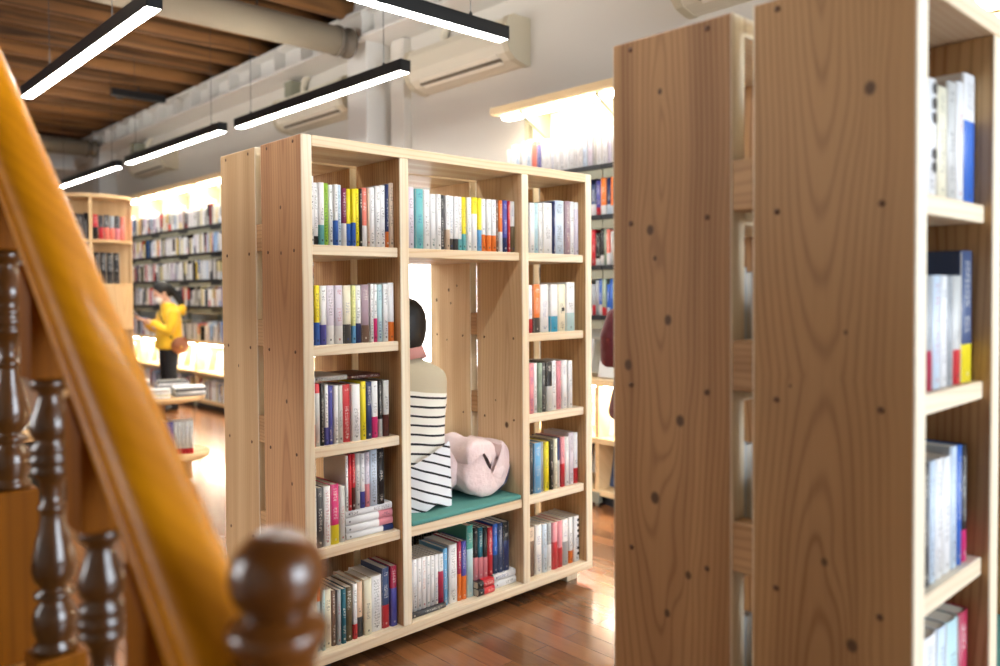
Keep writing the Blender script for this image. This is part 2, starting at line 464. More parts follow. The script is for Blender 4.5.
# ------------------------------------------------------------------ ducts
def duct(y, z, label):
    mb = MB()
    mb.lathe([(0.118, XL+.3), (0.118, 2.30)], 28, (0, y, z), axis='x')
    d = mb.build('round_duct', M['duct']); tag(d, label, 'duct')
    MB().lathe([(0.126, 2.295), (0.126, 2.33), (0.10, 2.34), (0.10, 2.39), (0.126, 2.40), (0.126, 2.44), (0.0, 2.44)], 28, (0, y, z), axis='x').build('end_collar', plain('dark_collar', rgb(104, 94, 80), 0.5), d)
    hg = MB()
    for x in (-3.0, -0.5, 1.6): hg.tube([(x, y, z+.11), (x, y, 3.8)], 0.006, 6)
    hg.build('hanger', M['black_metal'], d)
duct(3.50, 3.43, 'thick grey duct under the joists, ending at the white pillar above the reading bookcase')
duct(10.3, 3.44, 'far grey-brown duct ending above the curved end bookcase')

# ------------------------------------------------------------------ linear pendant lamps
def pendant(x0, y0, x1, y1, z, label, cf=.8):
    L = math.hypot(x1-x0, y1-y0); cx, cy = (x0+x1)/2, (y0+y1)/2; a = math.atan2(y1-y0, x1-x0)
    t = tag(empty('linear_pendant', (cx, cy, z), a), label, 'lamp', 'black linear pendant lamps')
    h = L/2
    mb = MB(); mb.box(-h, h, -.0375, -.033, -.04, .03); mb.box(-h, h, .033, .0375, -.04, .03); mb.box(-h, h, -.0375, .0375, .025, .032)
    mb.build('housing', M['black_metal'], t)
    for s in (-1, 1): MB().box(*(sorted((s*h, s*(h-.012)))), -.0385, .0385, -.041, .033, 0.001).build('end_cap', M['black_metal'], t)
    for s in (-1, 1):
        MB().box(*(sorted((s*0.008, s*(h-.013)))), -.033, .033, -.041, -.02).build('diffuser', M['lamp'], t)
    MB().box(-h+.02, h-.02, -.028, .028, .0322, .0345).build('added_fill_strip', M['added_fill_strip'], t)  # added emitting strip, unseen from below, fills the ceiling with light
    for s in (-1, 1):
        MB().tube([(s*h*cf, 0, .03), (s*h*cf, 0, ZC-z-.02)], 0.0022, 6).lathe([(0.012, .03), (0.008, .06)], 10, (s*h*cf, 0, 0)).build('suspension_cable', M['black_metal'], t)
    return t
ZL = 2.72
pendant(0.095, 1.53, 0.095, 3.93, ZL, 'black linear pendant lamp at upper left, over the stair handrail, two lit tubes', .5)
pendant(1.645, 1.64, 1.645, 3.95, ZL, 'linear pendant lamp hung just above the left end of the reading bookcase')
pendant(1.60, 4.14, 1.60, 6.44, ZL, 'linear pendant lamp hung between the reading bookcase and the curved bookcase')
pendant(1.60, 6.72, 1.60, 9.00, ZL, 'most distant linear pendant lamp, partly behind the handrail above the curved bookcase')
pendant(-0.75, 0.80, 1.69, 0.80, ZL, 'linear pendant lamp crossing in front of the air conditioner at the top')
# more of the same lamps over the near aisles
pendant(-0.70, -0.92, 1.70, -0.92, ZL, 'linear pendant lamp over the aisle between the two big bookcases')

# ------------------------------------------------------------------ air conditioners
def aircon(y0, y1, label, group='wall air conditioners'):
    t = tag(empty('air_conditioner', (XW, (y0+y1)/2, 3.10)), label, 'air conditioner', group)
    h = (y1-y0)/2
    prof = [(0, .17), (-.16, .17), (-.205, .15), (-.225, .10), (-.225, -.02), (-.20, -.09), (-.15, -.135), (-.05, -.16), (0, -.16)]
    bo = MB().prism(prof, -h+.05, h-.05, 'y').build('body', M['ac'], t)
    pe = [(a*1.03, b*1.03) for a, b in prof]; pe[0] = (0, .175); pe[-1] = (0, -.165)
    for s in (-1, 1): MB().prism(pe, *sorted((s*h, s*(h-.055))), 'y').build('end_panel', plain('cream_end', rgb(205, 194, 168), .45), t)
    v = MB()
    a, b = Vector((-.208, 0, -.075)), Vector((-.13, 0, -.148))
    for k in range(2):
        p = a.lerp(b, .10+.5*k); q = a.lerp(b, .46+.5*k); n = Vector((-.012, 0, -.008))
        v.prism([(p.x, p.z), (p.x+n.x, p.z+n.z), (q.x+n.x, q.z+n.z), (q.x, q.z)], -h+.14, h-.18, 'y')
    v.build('louvre', plain('pale_louvre', rgb(238, 230, 212), .4), bo)
    MB().box(-.19, -.13, -h+.13, h-.17, -.135, -.118).build('outlet_slot', M['ac_dark'], bo)
    MB().tube([(-.05, h-.3, .16), (-.05, h-.3, .26), (-.03, h-.32, .34), (0.0, h-.36, .37)], .032, 12).build('pipe_cover', M['ac'], t)
aircon(1.70, 2.92, 'cream wall air conditioner in the middle of the photo beside the white pillar')
aircon(3.86, 5.15, 'cream air conditioner behind the pendant lamp, left of the white pillar')
aircon(8.15, 9.4, 'farthest air conditioner, above the woman in yellow')
aircon(-1.05, .36, 'air conditioner corner peeping above the near bookcase')
# small boxes on the wall below the girder
for y, nm in ((4.92, 'small grey conduit box under the white girder, above the second air conditioner'), (9.35, 'small grey conduit box under the white girder above the farthest air conditioner')):
    b = MB().box(2.62, 2.80, y-.08, y+.06, 3.27, 3.42, .006).build('conduit_box', M['sage_metal']); tag(b, nm, 'box')
    MB().tube([(2.72, y, 3.28), (2.74, y+.02, 3.22), (2.79, y+.04, 3.20)], .012, 8).build('cable_gland', M['black_plastic'], b)
t = tag(empty('track_spotlight', (2.02, 7.315, 3.615)), 'short black spotlight bar under the brown ceiling joists', 'spotlight')
MB().box(-.30, .30, -.045, .045, -.04, .04, .008).build('housing', M['black_metal'], t)
MB().tube([(0, 0, .03), (0, 0, .125)], .012, 8).build('stem', M['black_metal'], t)
t = tag(empty('ceiling_sensor', (1.98, 7.83, 3.71)), 'small dark round sensor on a ceiling joist near the spotlight bar', 'sensor')
MB().lathe([(0.0, -.05), (.035, -.045), (.045, -.02), (.045, .02)], 16).build('housing', M['black_plastic'], t)
BOOKS = {
 'L1': (0.035, 1.4856, [(0.0521,0.0137,0.23,'W',None,0),(0.0664,0.0202,0.212,'W','K',0.14),(0.0867,0.0222,0.214,'W','T',0.32),(0.1088,0.0218,0.214,'G',None,0),(0.1306,0.0179,0.21,'W',None,0),(0.1485,0.0162,0.212,'W','B',0.41),(0.1647,0.0176,0.212,'LB',None,0),(0.1823,0.0202,0.202,'M','W',0.39),(0.2031,0.0191,0.202,'Y','B',0.39),(0.2228,0.0168,0.203,'Y','B',0.41),(0.2402,0.017,0.205,'Y',None,0),(0.2578,0.012,0.206,'K',None,0),(0.2705,0.0236,0.211,'P','W',0.36),(0.2941,0.0096,0.212,'TN',None,0),(0.3044,0.022,0.214,'W',None,0),(0.3271,0.0223,0.22,'W',None,0),(0.35,0.0252,0.226,'W',None,0),(0.3758,0.0114,0.231,'N','O',0.25),(0.3879,0.0216,0.237,'TN',None,0)]),
 'L2': (0.035, 1.143, [(0.053,0.0109,0.205,'K','B',0.38),(0.0645,0.0203,0.205,'Y','B',0.38),(0.0854,0.0258,0.204,'W','V',0.34),(0.1118,0.0333,0.205,'LV','W',0.32),(0.1457,0.0327,0.205,'LV','W',0.31),(0.1789,0.0319,0.205,'CR','DG',0.33),(0.2115,0.018,0.205,'LY','SB',0.3),(0.2302,0.0239,0.205,'W','N',0.34),(0.2547,0.0351,0.207,'MV','BR',0.3),(0.2904,0.0148,0.209,'W',None,0),(0.3059,0.0163,0.208,'W','MG',0.41),(0.3228,0.0223,0.208,'AQ',None,0),(0.3457,0.0232,0.21,'W',None,0),(0.3696,0.0269,0.215,'W','O',0.33)]),
 'L3': (0.035, 0.795, [(0.0493,0.0133,0.24,'W','O',0.32),(0.0631,0.0227,0.216,'R','LG',0.85),(0.0864,0.0153,0.212,'K',None,0),(0.1023,0.0154,0.21,'W','V',0.29),(0.1182,0.0167,0.204,'V',None,0),(0.1356,0.0175,0.204,'W',None,0),(0.1536,0.0201,0.203,'LG',None,0),(0.1743,0.032,0.203,'R',None,0),(0.2069,0.0369,0.202,'W',None,0),(0.2445,0.0229,0.21,'Y',None,0),(0.268,0.0264,0.206,'N',None,0),(0.295,0.0287,0.206,'W','MG',0.37),(0.3243,0.0184,0.205,'K','LG',0.32),(0.3434,0.0273,0.205,'LG','DB',0.39)]),
 'L4': (0.035, 0.445, [(0.0529,0.0102,0.209,'W',None,0),(0.0638,0.0257,0.208,'DG',None,0),(0.0901,0.0287,0.208,'W',None,0),(0.1195,0.0331,0.21,'MG','Y',0.32),(0.1533,0.0337,0.198,'LG',None,0)]),
 'L5': (0.035, 0.086, [(0.0502,0.0272,0.22,'O','AQ',0.79),(0.0781,0.0134,0.212,'AQ',None,0),(0.0922,0.0285,0.206,'CR',None,0),(0.1215,0.0175,0.196,'BR',None,0),(0.1398,0.0169,0.195,'GY',None,0),(0.1574,0.0193,0.195,'TD',None,0),(0.1775,0.0282,0.194,'OL',None,0),(0.2065,0.0198,0.198,'W','R',0.27),(0.2271,0.0248,0.199,'PE','DG',0.36),(0.2527,0.0333,0.203,'CR',None,0),(0.2868,0.0489,0.203,'W',None,0),(0.3365,0.0329,0.222,'GN','R',0.38),(0.3703,0.0291,0.225,'CM','V',0.63)]),
 'M1': (0.035, 1.4856, [(0.4649,0.0326,0.23,'LV',None,0),(0.4984,0.0417,0.226,'T',None,0),(0.5411,0.0318,0.226,'W',None,0),(0.5739,0.0283,0.212,'W',None,0),(0.6032,0.0247,0.213,'W',None,0),(0.6289,0.022,0.212,'DG',None,0),(0.6519,0.0212,0.212,'W','TN',0.37),(0.6741,0.0235,0.212,'W','DG',0.21),(0.6986,0.0237,0.212,'W','DG',0.21),(0.7234,0.0208,0.212,'W','T',0.21),(0.7452,0.021,0.212,'Y','T',0.31),(0.7673,0.0255,0.213,'W',None,0),(0.7939,0.0312,0.215,'Y','W',0.69),(0.8261,0.0239,0.214,'Y','SB',0.4),(0.8512,0.0253,0.213,'W','O',0.32),(0.8776,0.0267,0.213,'W','O',0.31),(0.9054,0.027,0.213,'W','O',0.31),(0.9335,0.017,0.215,'BR',None,0),(0.9517,0.0206,0.214,'O','W',0.39),(0.9735,0.0278,0.215,'V','N',0.28),(1.0024,0.014,0.214,'R',None,0),(1.0176,0.0283,0.214,'LG','OL',0.51)]),
 'R1': (0.035, 1.4856, [(1.1046,0.0122,0.217,'N',None,0),(1.118,0.0356,0.216,'W',None,0),(1.1548,0.0311,0.218,'AQ',None,0),(1.1872,0.0239,0.22,'W',None,0),(1.2124,0.0628,0.223,'W',None,0),(1.2764,0.013,0.232,'N',None,0),(1.2907,0.07,0.238,'LB',None,0),(1.3621,0.0391,0.239,'MV',None,0),(1.4026,0.0315,0.24,'W',None,0),(1.4354,0.0277,0.238,'W','LV',0.87)]),
 'R2': (0.035, 1.143, [(1.1073,0.0322,0.207,'W','R',0.29),(1.1408,0.0432,0.209,'O','DG',0.31),(1.1853,0.0574,0.209,'W',None,0),(1.244,0.0504,0.209,'W','C',0.33),(1.2958,0.0515,0.209,'CR',None,0),(1.3487,0.0597,0.219,'W','AQ',0.37)]),
 'R3': (0.035, 0.795, [(1.0968,0.0331,0.217,'PK',None,0),(1.1317,0.0205,0.216,'W',None,0),(1.1541,0.0244,0.216,'GR',None,0),(1.1804,0.0266,0.215,'DG',None,0),(1.2088,0.0385,0.216,'K','LG',0.51),(1.2492,0.0332,0.219,'W',None,0),(1.2843,0.0276,0.216,'PK',None,0),(1.314,0.038,0.217,'W',None,0),(1.354,0.0284,0.215,'W',None,0)]),
 'R4': (0.035, 0.445, [(1.094,0.0202,0.218,'K',None,0),(1.116,0.0185,0.218,'DG',None,0),(1.1364,0.0451,0.219,'SB',None,0),(1.1834,0.0171,0.217,'GY',None,0),(1.2024,0.0307,0.216,'Y',None,0),(1.2351,0.0233,0.218,'K',None,0),(1.2603,0.0235,0.222,'CR',None,0),(1.2858,0.0238,0.222,'N','LG',0.55),(1.3116,0.026,0.224,'PK','R',0.46),(1.3396,0.0283,0.22,'W',None,0),(1.37,0.0328,0.235,'LV',None,0),(1.4048,0.029,0.231,'W','R',0.3)]),
 'R5': (0.035, 0.086, [(1.0911,0.05,0.214,'TN','BR',0.72),(1.143,0.0415,0.217,'W',None,0),(1.1864,0.0287,0.214,'LB',None,0),(1.217,0.0291,0.213,'GY','W',0.55),(1.248,0.0353,0.21,'PK','R',0.58),(1.2853,0.0338,0.209,'PK','R',0.42),(1.3212,0.0424,0.208,'W','GY',0.51),(1.3656,0.0287,0.21,'W','O',0.27),(1.3964,0.0394,0.209,'W',None,0)]),
 'M5': (0.045, 0.086, [(0.4569,0.0194,0.25,'W',None,0),(0.4772,0.0195,0.25,'W',None,0),(0.4977,0.0207,0.25,'W',None,0),(0.5193,0.0209,0.25,'W',None,0),(0.5411,0.0191,0.248,'W',None,0),(0.5612,0.0193,0.246,'W',None,0),(0.5815,0.0185,0.245,'W',None,0),(0.601,0.0266,0.244,'W','CM',0.64),(0.6286,0.0219,0.228,'SB',None,0),(0.6565,0.0445,0.235,'W',None,0),(0.702,0.0205,0.24,'CM','O',0.45),(0.7235,0.0259,0.236,'V','O',0.4),(0.7505,0.0357,0.293,'TG','AQ',0.67)]),
 'M5b': (0.045, 0.086, [(0.7873,0.0223,0.287,'K','PK',0.55),(0.8107,0.0269,0.283,'TD','PK',0.54),(0.8387,0.025,0.278,'K','PK',0.53),(0.8648,0.0275,0.272,'R',None,0),(0.8934,0.0267,0.281,'B','GN',0.51),(0.9212,0.0293,0.279,'GN',None,0),(0.9516,0.0354,0.277,'K','N',0.7)]),
 'F1': (-1.8803, 1.4856, [(0.1581,0.0489,0.206,'W',None,0),(0.2106,0.0515,0.2,'CR',None,0),(0.2633,0.0475,0.217,'LG',None,0),(0.3122,0.0401,0.225,'W',None,0),(0.3537,0.0703,0.248,'W','B',0.64)]),
 'F2': (-1.8803, 1.143, [(0.1617,0.0336,0.203,'GY','CM',0.35),(0.1968,0.046,0.205,'LB',None,0),(0.2445,0.0397,0.205,'W',None,0),(0.2859,0.0325,0.204,'GY',None,0),(0.3202,0.0498,0.205,'LG','R',0.32),(0.3718,0.0753,0.253,'GN','Y',0.29)]),
 'F3': (-1.8803, 0.795, [(0.152,0.0319,0.218,'DG',None,0),(0.1857,0.0274,0.221,'LB',None,0),(0.2149,0.0358,0.22,'W',None,0),(0.2527,0.0431,0.218,'W',None,0),(0.2977,0.0325,0.232,'LB',None,0),(0.3323,0.025,0.23,'B',None,0),(0.3594,0.0278,0.227,'K','MG',0.27)]),
 'F4': (-1.8803, 0.445, [(0.1548,0.0727,0.257,'W',None,0),(0.2294,0.0482,0.256,'LB',None,0),(0.2796,0.0671,0.253,'AQ',None,0),(0.3487,0.0537,0.252,'CM',None,0)]),
}
# ------------------------------------------------------------------ double-sided cedar bookcases with a reading niche
UH, UW, UT, UD, UG = 1.80, 1.4589, 0.046, 0.2898, 0.0415
U1, U2 = 0.3926, 1.025
SZ = {1: .395, 2: .745, 3: 1.093, 4: 1.4356}; SZB = .036; TS = .0353; TP = .0375; REC = .016; BASE = 0.05
DIM_NEAR = (UT, U1, U2, UW); DIM_MAIN = (.040, .399, 1.023, 1.468)
def bookcase(name, label, cat, loc, plankmats, dims):
    UT, U1, U2, UW = dims
    t = tag(empty(name, (loc[0], loc[1], BASE)), label, cat, 'cedar bookcases with a reading niche')
    D = 2*UD+UG
    for half in (0, 1):
        ya, yb = (0, UD) if half == 0 else (UD+UG, D)
        def yr(r): return (ya+r, yb) if half == 0 else (ya, yb-r)
        for k, x in enumerate((0, U1, U2, UW-UT)):
            z1 = UH if k in (0, 3) else UH-TP
            mb = MB(); mb.box(x, x+UT, ya, yb, SZB, z1, 0.004)
            # pale sapwood on the narrow edges, heartwood on the broad faces, most of them darkened for shade
            for f in mb.bm.faces:
                if abs(f.normal.y) > 0.7 or (f.calc_center_median().y < ya+0.004) or (f.calc_center_median().y > yb-0.004): f.material_index = 1
            if k in (0, 3):
                for zz in [UH-.019]+[SZ[i]-.02 for i in SZ]:
                    for fy in (.19, .83):
                        xs = x-.0004 if k == 0 else x+UT+.0004
                        mb.lathe([(0, 0.0), (.0058, 0.0), (.0058, .0008), (0, .0008)], 12, (xs-.0004, ya+(yb-ya)*fy, zz), 2, axis='x')
            else:
                for zz in [SZ[i]-.02 for i in (SZ if k == 2 else SZ)]:
                    for fy in (.19, .83):
                        mb.lathe([(0, 0.0), (.005, 0.0), (.005, .0008), (0, .0008)], 12, (x-.0008 if k == 2 else x+UT, ya+(yb-ya)*fy, zz), 2, axis='x')
            pm = plankmats.get((half, k), M['pine'] if k == 0 else M['pine_in_shade'])
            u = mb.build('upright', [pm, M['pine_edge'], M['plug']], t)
        y0, y1 = yr(0)
        MB().box(UT, UW-UT, ya, yb, UH-TP, UH, 0.003).build('top_board', M['pine_h'], t)
        MB().box(0, UW, ya, yb, 0, SZB, 0.003).build('base_board', M['pine_h'], t)
        y0, y1 = yr(REC)
        for i in SZ:
            for (xa, xb) in ((UT, U1), (U2+UT, UW-UT)):
                MB().box(xa+.0005, xb-.0005, y0, y1, SZ[i]-TS, SZ[i], 0.003).build('shelf', M['pine_h'], t)
        MB().box(U1+UT+.0005, U2-.0005, y0, y1, SZ[4]-TS, SZ[4], 0.003).build('shelf', M['pine_h'], t)
        y0, y1 = yr(.008)
        MB().box(U1+UT+.0005, U2-.0005, y0, y1, SZ[1]-TS, SZ[1]+.002, 0.003).build('seat_board', M['pine_h'], t)
    for x in (0.002, U1, U2, UW-UT+.002):
        for i in SZ:
            MB().box(x, x+UT-.004, UD-.001, UD+UG+.001, SZ[i]-.012, SZ[i]+.085, 0.003).build('spacer_block', M['block'], t)
    MB().box(.10, UW-.10, .07, D-.07, -.035, 0).build('plinth', M['black_plastic'], t)
    for x in (.05, UW-.12):
        for y in (.05, D-.10):
            MB().box(x, x+.07, y, y+.05, -BASE, 0, .004).build('foot', M['black_metal'] if x < 1 else M['pine_edge'], t)
    return t

def cushion(loc, label, dims):
    UT, U1, U2, UW = dims
    D = 2*UD+UG
    mb = MB(); mb.box(U1+UT+.006, U2-.006, .004, D-.004, .0, .020, .008, seg=3)
    for v in mb.bm.verts: v.co.z += .0018*noise.noise(v.co*9)
    c = mb.build('seat_cushion', M['teal']); c.location = (loc[0], loc[1], BASE+SZ[1]+.0025)
    tag(c, label, 'cushion', 'teal niche cushions'); return c

K = rgb(70, 42, 26)
side_l = rgb(196, 158, 120); side_d = rgb(150, 108, 76)
front_plank_main = wood('cedar_main_front_plank', rgb(214, 168, 122), rgb(172, 118, 80), 'z', knots=((.146, 1.567, .006), (.146, 1.41, .006), (.12, .9, .007), (.09, .62, .006)), period=.016, cath=(.13, 1.0, .07, .9))
rear_plank_main = wood('cedar_main_rear_plank', rgb(218, 186, 140), rgb(190, 148, 104), 'z', knots=((.487, 1.0, .005),), period=.014, contrast=.5)
niche_front = wood('cedar_niche_front', rgb(234, 206, 164), rgb(196, 152, 110), 'z', knots=((.17, .80, .004), (.10, .70, .012)), period=.018, cath=(.10, .40, .07, .55))
niche_rear = wood('cedar_niche_rear', rgb(236, 208, 164), rgb(206, 164, 116), 'z', knots=((.484, 1.281, .007), (.574, 1.234, .007), (.426, 1.30, .005), (.47, 1.22, .005), (.5, 1.05, .004)), period=.018, contrast=.6)
main = bookcase('niche_bookcase', 'central cedar bookcase with a reading niche where the woman in stripes sits', 'bookcase', (0, 0), {(0, 0): front_plank_main, (1, 0): rear_plank_main, (0, 2): niche_front, (1, 2): niche_rear}, DIM_MAIN)
near_front = wood('cedar_near_front_plank', rgb(192, 150, 101), rgb(135, 92, 53), 'z', knots=((.075, 1.608, .011), (.150, .795, .007), (.101, .662, .011), (.114, 1.2, .004), (.214, 1.10, .003)), period=.0125, contrast=.95, bold=.6, cath=(.165, 1.12, .10, .75), edges=(0, .06, .29, .01))
near_rear = wood('cedar_near_rear_plank', rgb(194, 150, 102), rgb(138, 94, 56), 'z', knots=((.522, 1.399, .010), (.478, 1.213, .010), (.58, 1.115, .011), (.449, 1.01, .011), (.511, .842, .012), (.43, .70, .008), (.481, .608, .008), (.51, 1.34, .005), (.497, 1.68, .006)), period=.0125, contrast=.95, bold=.6, cath=(.50, .45, .08, 1.1), edges=(.331, .012, .621, .03))
NX, NY = .0245, -1.9103
near = bookcase('niche_bookcase', 'near cedar bookcase whose two big side planks fill the right of the photo', 'bookcase', (NX, NY), {(0, 0): near_front, (1, 0): near_rear}, DIM_NEAR)

cushion((0, 0), 'teal felt cushion on the bench of the central bookcase, under the folded pink coat', DIM_MAIN)
cushion((NX, NY), 'teal felt cushion on the bench of the near bookcase at the right edge', DIM_NEAR)

# ------------------------------------------------------------------ books
PAL = {'W': ('white', (240, 240, 240)), 'K': ('black', (30, 28, 30)), 'T': ('teal', (110, 190, 196)), 'G': ('green', (150, 196, 62)), 'B': ('blue', (52, 106, 196)),
 'LB': ('pale blue', (206, 222, 238)), 'M': ('maroon', (122, 34, 70)), 'Y': ('yellow', (240, 222, 40)), 'P': ('coral', (236, 130, 112)), 'TN': ('tan', (214, 190, 166)),
 'N': ('navy', (40, 56, 104)), 'O': ('orange', (240, 126, 50)), 'V': ('violet', (84, 84, 168)), 'LV': ('lilac', (222, 214, 226)), 'CR': ('cream', (238, 232, 206)),
 'DG': ('charcoal', (72, 72, 74)), 'LY': ('lemon', (234, 236, 160)), 'SB': ('sky blue', (104, 172, 220)), 'MV': ('mauve', (166, 142, 154)), 'BR': ('brown', (122, 94, 78)),
 'MG': ('magenta', (220, 46, 120)), 'AQ': ('aqua', (186, 218, 222)), 'R': ('red', (204, 48, 58)), 'LG': ('light grey', (206, 206, 202)), 'DB': ('dark brown', (90, 44, 40)),
 'GY': ('grey', (168, 172, 176)), 'TD': ('dark teal', (32, 104, 122)), 'OL': ('olive', (96, 82, 54)), 'PE': ('peach', (240, 208, 178)), 'GN': ('slate blue', (62, 82, 122)),
 'CM': ('crimson', (176, 36, 74)), 'PK': ('pink', (232, 150, 160)), 'GR': ('grey-green', (150, 170, 150)), 'TG': ('sea green', (70, 160, 146)), 'C': ('cyan', (56, 166, 206))}
def pal(c): return rgb(*PAL[c][1])
LIGHT = set('W LB TN LV CR LY AQ LG PE T G Y PK GR GY'.split())
brand = random.Random(11)
def book_mesh(name, bw, d, h, parent=None):
    """curved spine and two boards around a page block; spine towards -y, standing on z=0"""
    c = min(.0016, bw*.12); r = min(bw*.32, .006)
    outer = [(-bw/2, d), (-bw/2, r), (-bw/2*.72, r*.22), (0, 0), (bw/2*.72, r*.22), (bw/2, r), (bw/2, d)]
    inner = [(bw/2-c, d), (bw/2-c, r), (bw/2*.66, r*.22+c), (0, c), (-bw/2*.66, r*.22+c), (-bw/2+c, r), (-bw/2+c, d)]
    P = outer+inner; n = len(outer); bm = bmesh.new()
    lo = [bm.verts.new((x, y, 0)) for x, y in P]; hi = [bm.verts.new((x, y, h)) for x, y in P]
    N = len(P)
    for i in range(N):
        j = (i+1) % N; f = bm.faces.new((lo[i], lo[j], hi[j], hi[i]))
        f.smooth = (1 <= i <= 4)
    for i in range(n-1):
        a, b, e, q = i, i+1, N-2-i, N-1-i
        bm.faces.new((lo[q], lo[e], lo[b], lo[a])); bm.faces.new((hi[a], hi[b], hi[e], hi[q]))
    bmesh.ops.recalc_face_normals(bm, faces=list(bm.faces))
    me = bpy.data.meshes.new(name); bm.to_mesh(me); bm.free(); me.materials.append(M['cover'])
    o = link(name, me, parent)
    k = .0012
    MB().box(-bw/2+c+.0002, bw/2-c-.0002, r*.22+c+.0008, d-.0012, k, h-k*2.2).build('pages', M['pages'], o)
    return o
ROOTS_BOOK = []
def book(x, y, z, bw, h, d, main_c, foot=None, bf=0.0, label='', group='', lean=0.0, lie=None, rot=0.0, cat='book', name='book'):
    o = book_mesh(name, bw, d, h)
    o['ca'] = pal(main_c); o['cb'] = pal(foot) if foot else pal(main_c)
    o['ct'] = rgb(44, 44, 52) if main_c in LIGHT else (rgb(236, 232, 222) if main_c != 'O' else rgb(250, 240, 230))
    if main_c in LIGHT and brand.random() < .22: o['ct'] = rgb(*brand.choice([(180, 40, 50), (40, 70, 150), (90, 60, 50), (30, 110, 110)]))
    o['bf'] = float(bf if foot else 0.0); o['hh'] = float(h); o['ww'] = float(bw)
    if lie is None:
        o.location = (x, y, z); o.rotation_euler = (0, lean, rot)
    else:                       # lying on its side, spine still towards -y
        o.rotation_euler = (0, math.radians(90), rot); o.location = (x, y, z+bw/2)
    tag(o, label, cat, group)
    return o
ORD = ['first', 'second', 'third', 'fourth', 'fifth', 'sixth', 'seventh', 'eighth', 'ninth', 'tenth', 'eleventh', 'twelfth', 'thirteenth', 'fourteenth', 'fifteenth', 'sixteenth', 'seventeenth', 'eighteenth', 'nineteenth', 'twentieth', 'twenty-first', 'twenty-second', 'twenty-third', 'twenty-fourth', 'twenty-fifth', 'twenty-sixth', 'twenty-seventh', 'twenty-eighth', 'twenty-ninth', 'thirtieth']
def desc(c, foot):
    s = PAL[c][0]+' book'
    if foot: s += ' with '+PAL[foot][0]+' foot'
    return s
ROWNAME = {'L1': 'top shelf, left column, central bookcase', 'L2': 'second shelf, left column, central bookcase', 'L3': 'third shelf, left column, central bookcase',
 'L4': 'fourth shelf, left column, central bookcase', 'L5': 'bottom shelf, left column, central bookcase', 'M1': 'shelf above the niche of central bookcase',
 'R1': 'top shelf, right column, central bookcase', 'R2': 'second shelf, right column, central bookcase', 'R3': 'third shelf, right column, central bookcase',
 'R4': 'fourth shelf, right column, central bookcase', 'R5': 'bottom shelf, right column, central bookcase', 'M5': 'shelf under the bench',
 'F1': 'top shelf of near bookcase', 'F2': 'second shelf of near bookcase', 'F3': 'third shelf of near bookcase', 'F4': 'fourth shelf of near bookcase'}
def put_row(key, zoff=0.0, start=0, lim=None, rown=None, lo=None):
    yf, z, L = BOOKS[key]
    rn = rown or ROWNAME[key]; grp = 'books on the '+rn
    x0 = L[0][0]; xe = max(a[0]+a[1] for a in L)
    s = 1.0
    a0 = x0 if lo is None else lo
    if lim is not None and (xe > lim or lo is not None): s = (lim-a0)/(xe-x0)
    br = random.Random(key)
    for i, (x, bw, h, c, foot, bf) in enumerate(L):
        X = a0+(x-x0)*s; Wd = max(.008, bw*s-.0012)
        dep = .148+br.uniform(-.012, .016)+(.02 if h > .225 else 0)
        off = br.uniform(-.004, .006)
        book(X+Wd/2, yf+off, z+.0004, Wd, h-.0004, dep, c, foot, bf, '%s, %s from left, %s' % (desc(c, foot), ORD[i+start], rn), grp)
put_row('L1', lim=.397); put_row('L2', lim=.396); put_row('L3', lim=.378)
put_row('L5', lim=.396)
put_row('M1', lim=1.019); put_row('R1', lim=1.424, lo=1.09); put_row('R2', lim=1.392, lo=1.098); put_row('R3', lim=1.375)
put_row('R4', lim=1.418, lo=1.086); put_row('R5', lim=1.420, lo=1.086)
# left four on the fourth shelf, then a lying stack with more standing on it
yf, z, L = BOOKS['L4']
for i, (x, bw, h, c, foot, bf) in enumerate(L[:4]):
    book(x+bw/2, yf, z+.0004, bw-.001, h-.0004, .15, c, foot, bf, '%s, %s from left, %s' % (desc(c, foot), ORD[i], ROWNAME['L4']), 'books on the fourth shelf, left column')
book(.1665, yf+.002, z+.0004, .024, .198, .15, 'LG', None, 0, 'light grey book leaning against the lying stack in the left column', 'books on the fourth shelf, left column')
zz = z+.0005
for i, (c, nm) in enumerate((('W', 'white book with navy tag at the bottom of the lying stack, left column'), ('LV', 'pink-tagged white book lying second from the bottom of its stack, left column'), ('LV', 'pink-tagged white book lying third from the bottom of its stack, left column'), ('W', 'white book on top of the lying stack, carrying red and black books'))):
    bw = (.022, .027, .027, .025)[i]; hh = .200
    b = book(.1825, yf+.004+.002*i, zz, bw, hh, .146, c, None, 0, nm, 'lying stack on the fourth shelf', lie=1)
    b['cb'] = b['ca']
    # tag colour at the right-hand end of the spine
    b['ca'] = pal(c); b['bf'] = 0.0
    if i in (0, 1, 2):
        b['ca'] = pal(('N', 'PK', 'PK')[i]); b['cb'] = pal('W'); b['bf'] = .70 if i else .78
    zz += bw+.0004
STK = zz
for i, (x, bw, c, foot, bf, h) in enumerate(((.1840, .011, 'W', None, 0, .198), (.1965, .013, 'R', None, 0, .200), (.2105, .014, 'R', 'DB', .4, .200), (.2255, .020, 'LG', None, 0, .200), (.2465, .019, 'W', 'V', .3, .196), (.2665, .020, 'LV', 'PK', .42, .198), (.2875, .032, 'LB', None, 0, .203), (.3205, .030, 'K', None, 0, .203))):
    book(x+bw/2, yf+.008, STK, bw, h, .150, c, foot, bf, '%s on the lying stack, %s from left, left column' % (desc(c, foot), ORD[i]), 'books standing on the lying stack')
# two books lying on top of the third row
zt = BOOKS['L3'][1]+.2175
b = book(.075, .075, zt, .017, .14, .185, 'LG', None, 0, 'light grey book lying flat on the third row, left column', 'books lying on the third row', lie=1)
b = book(.216, .068, zt, .013, .135, .188, 'DB', None, 0, 'dark plum book lying flat on the third row, left column', 'books lying on the third row', lie=1)
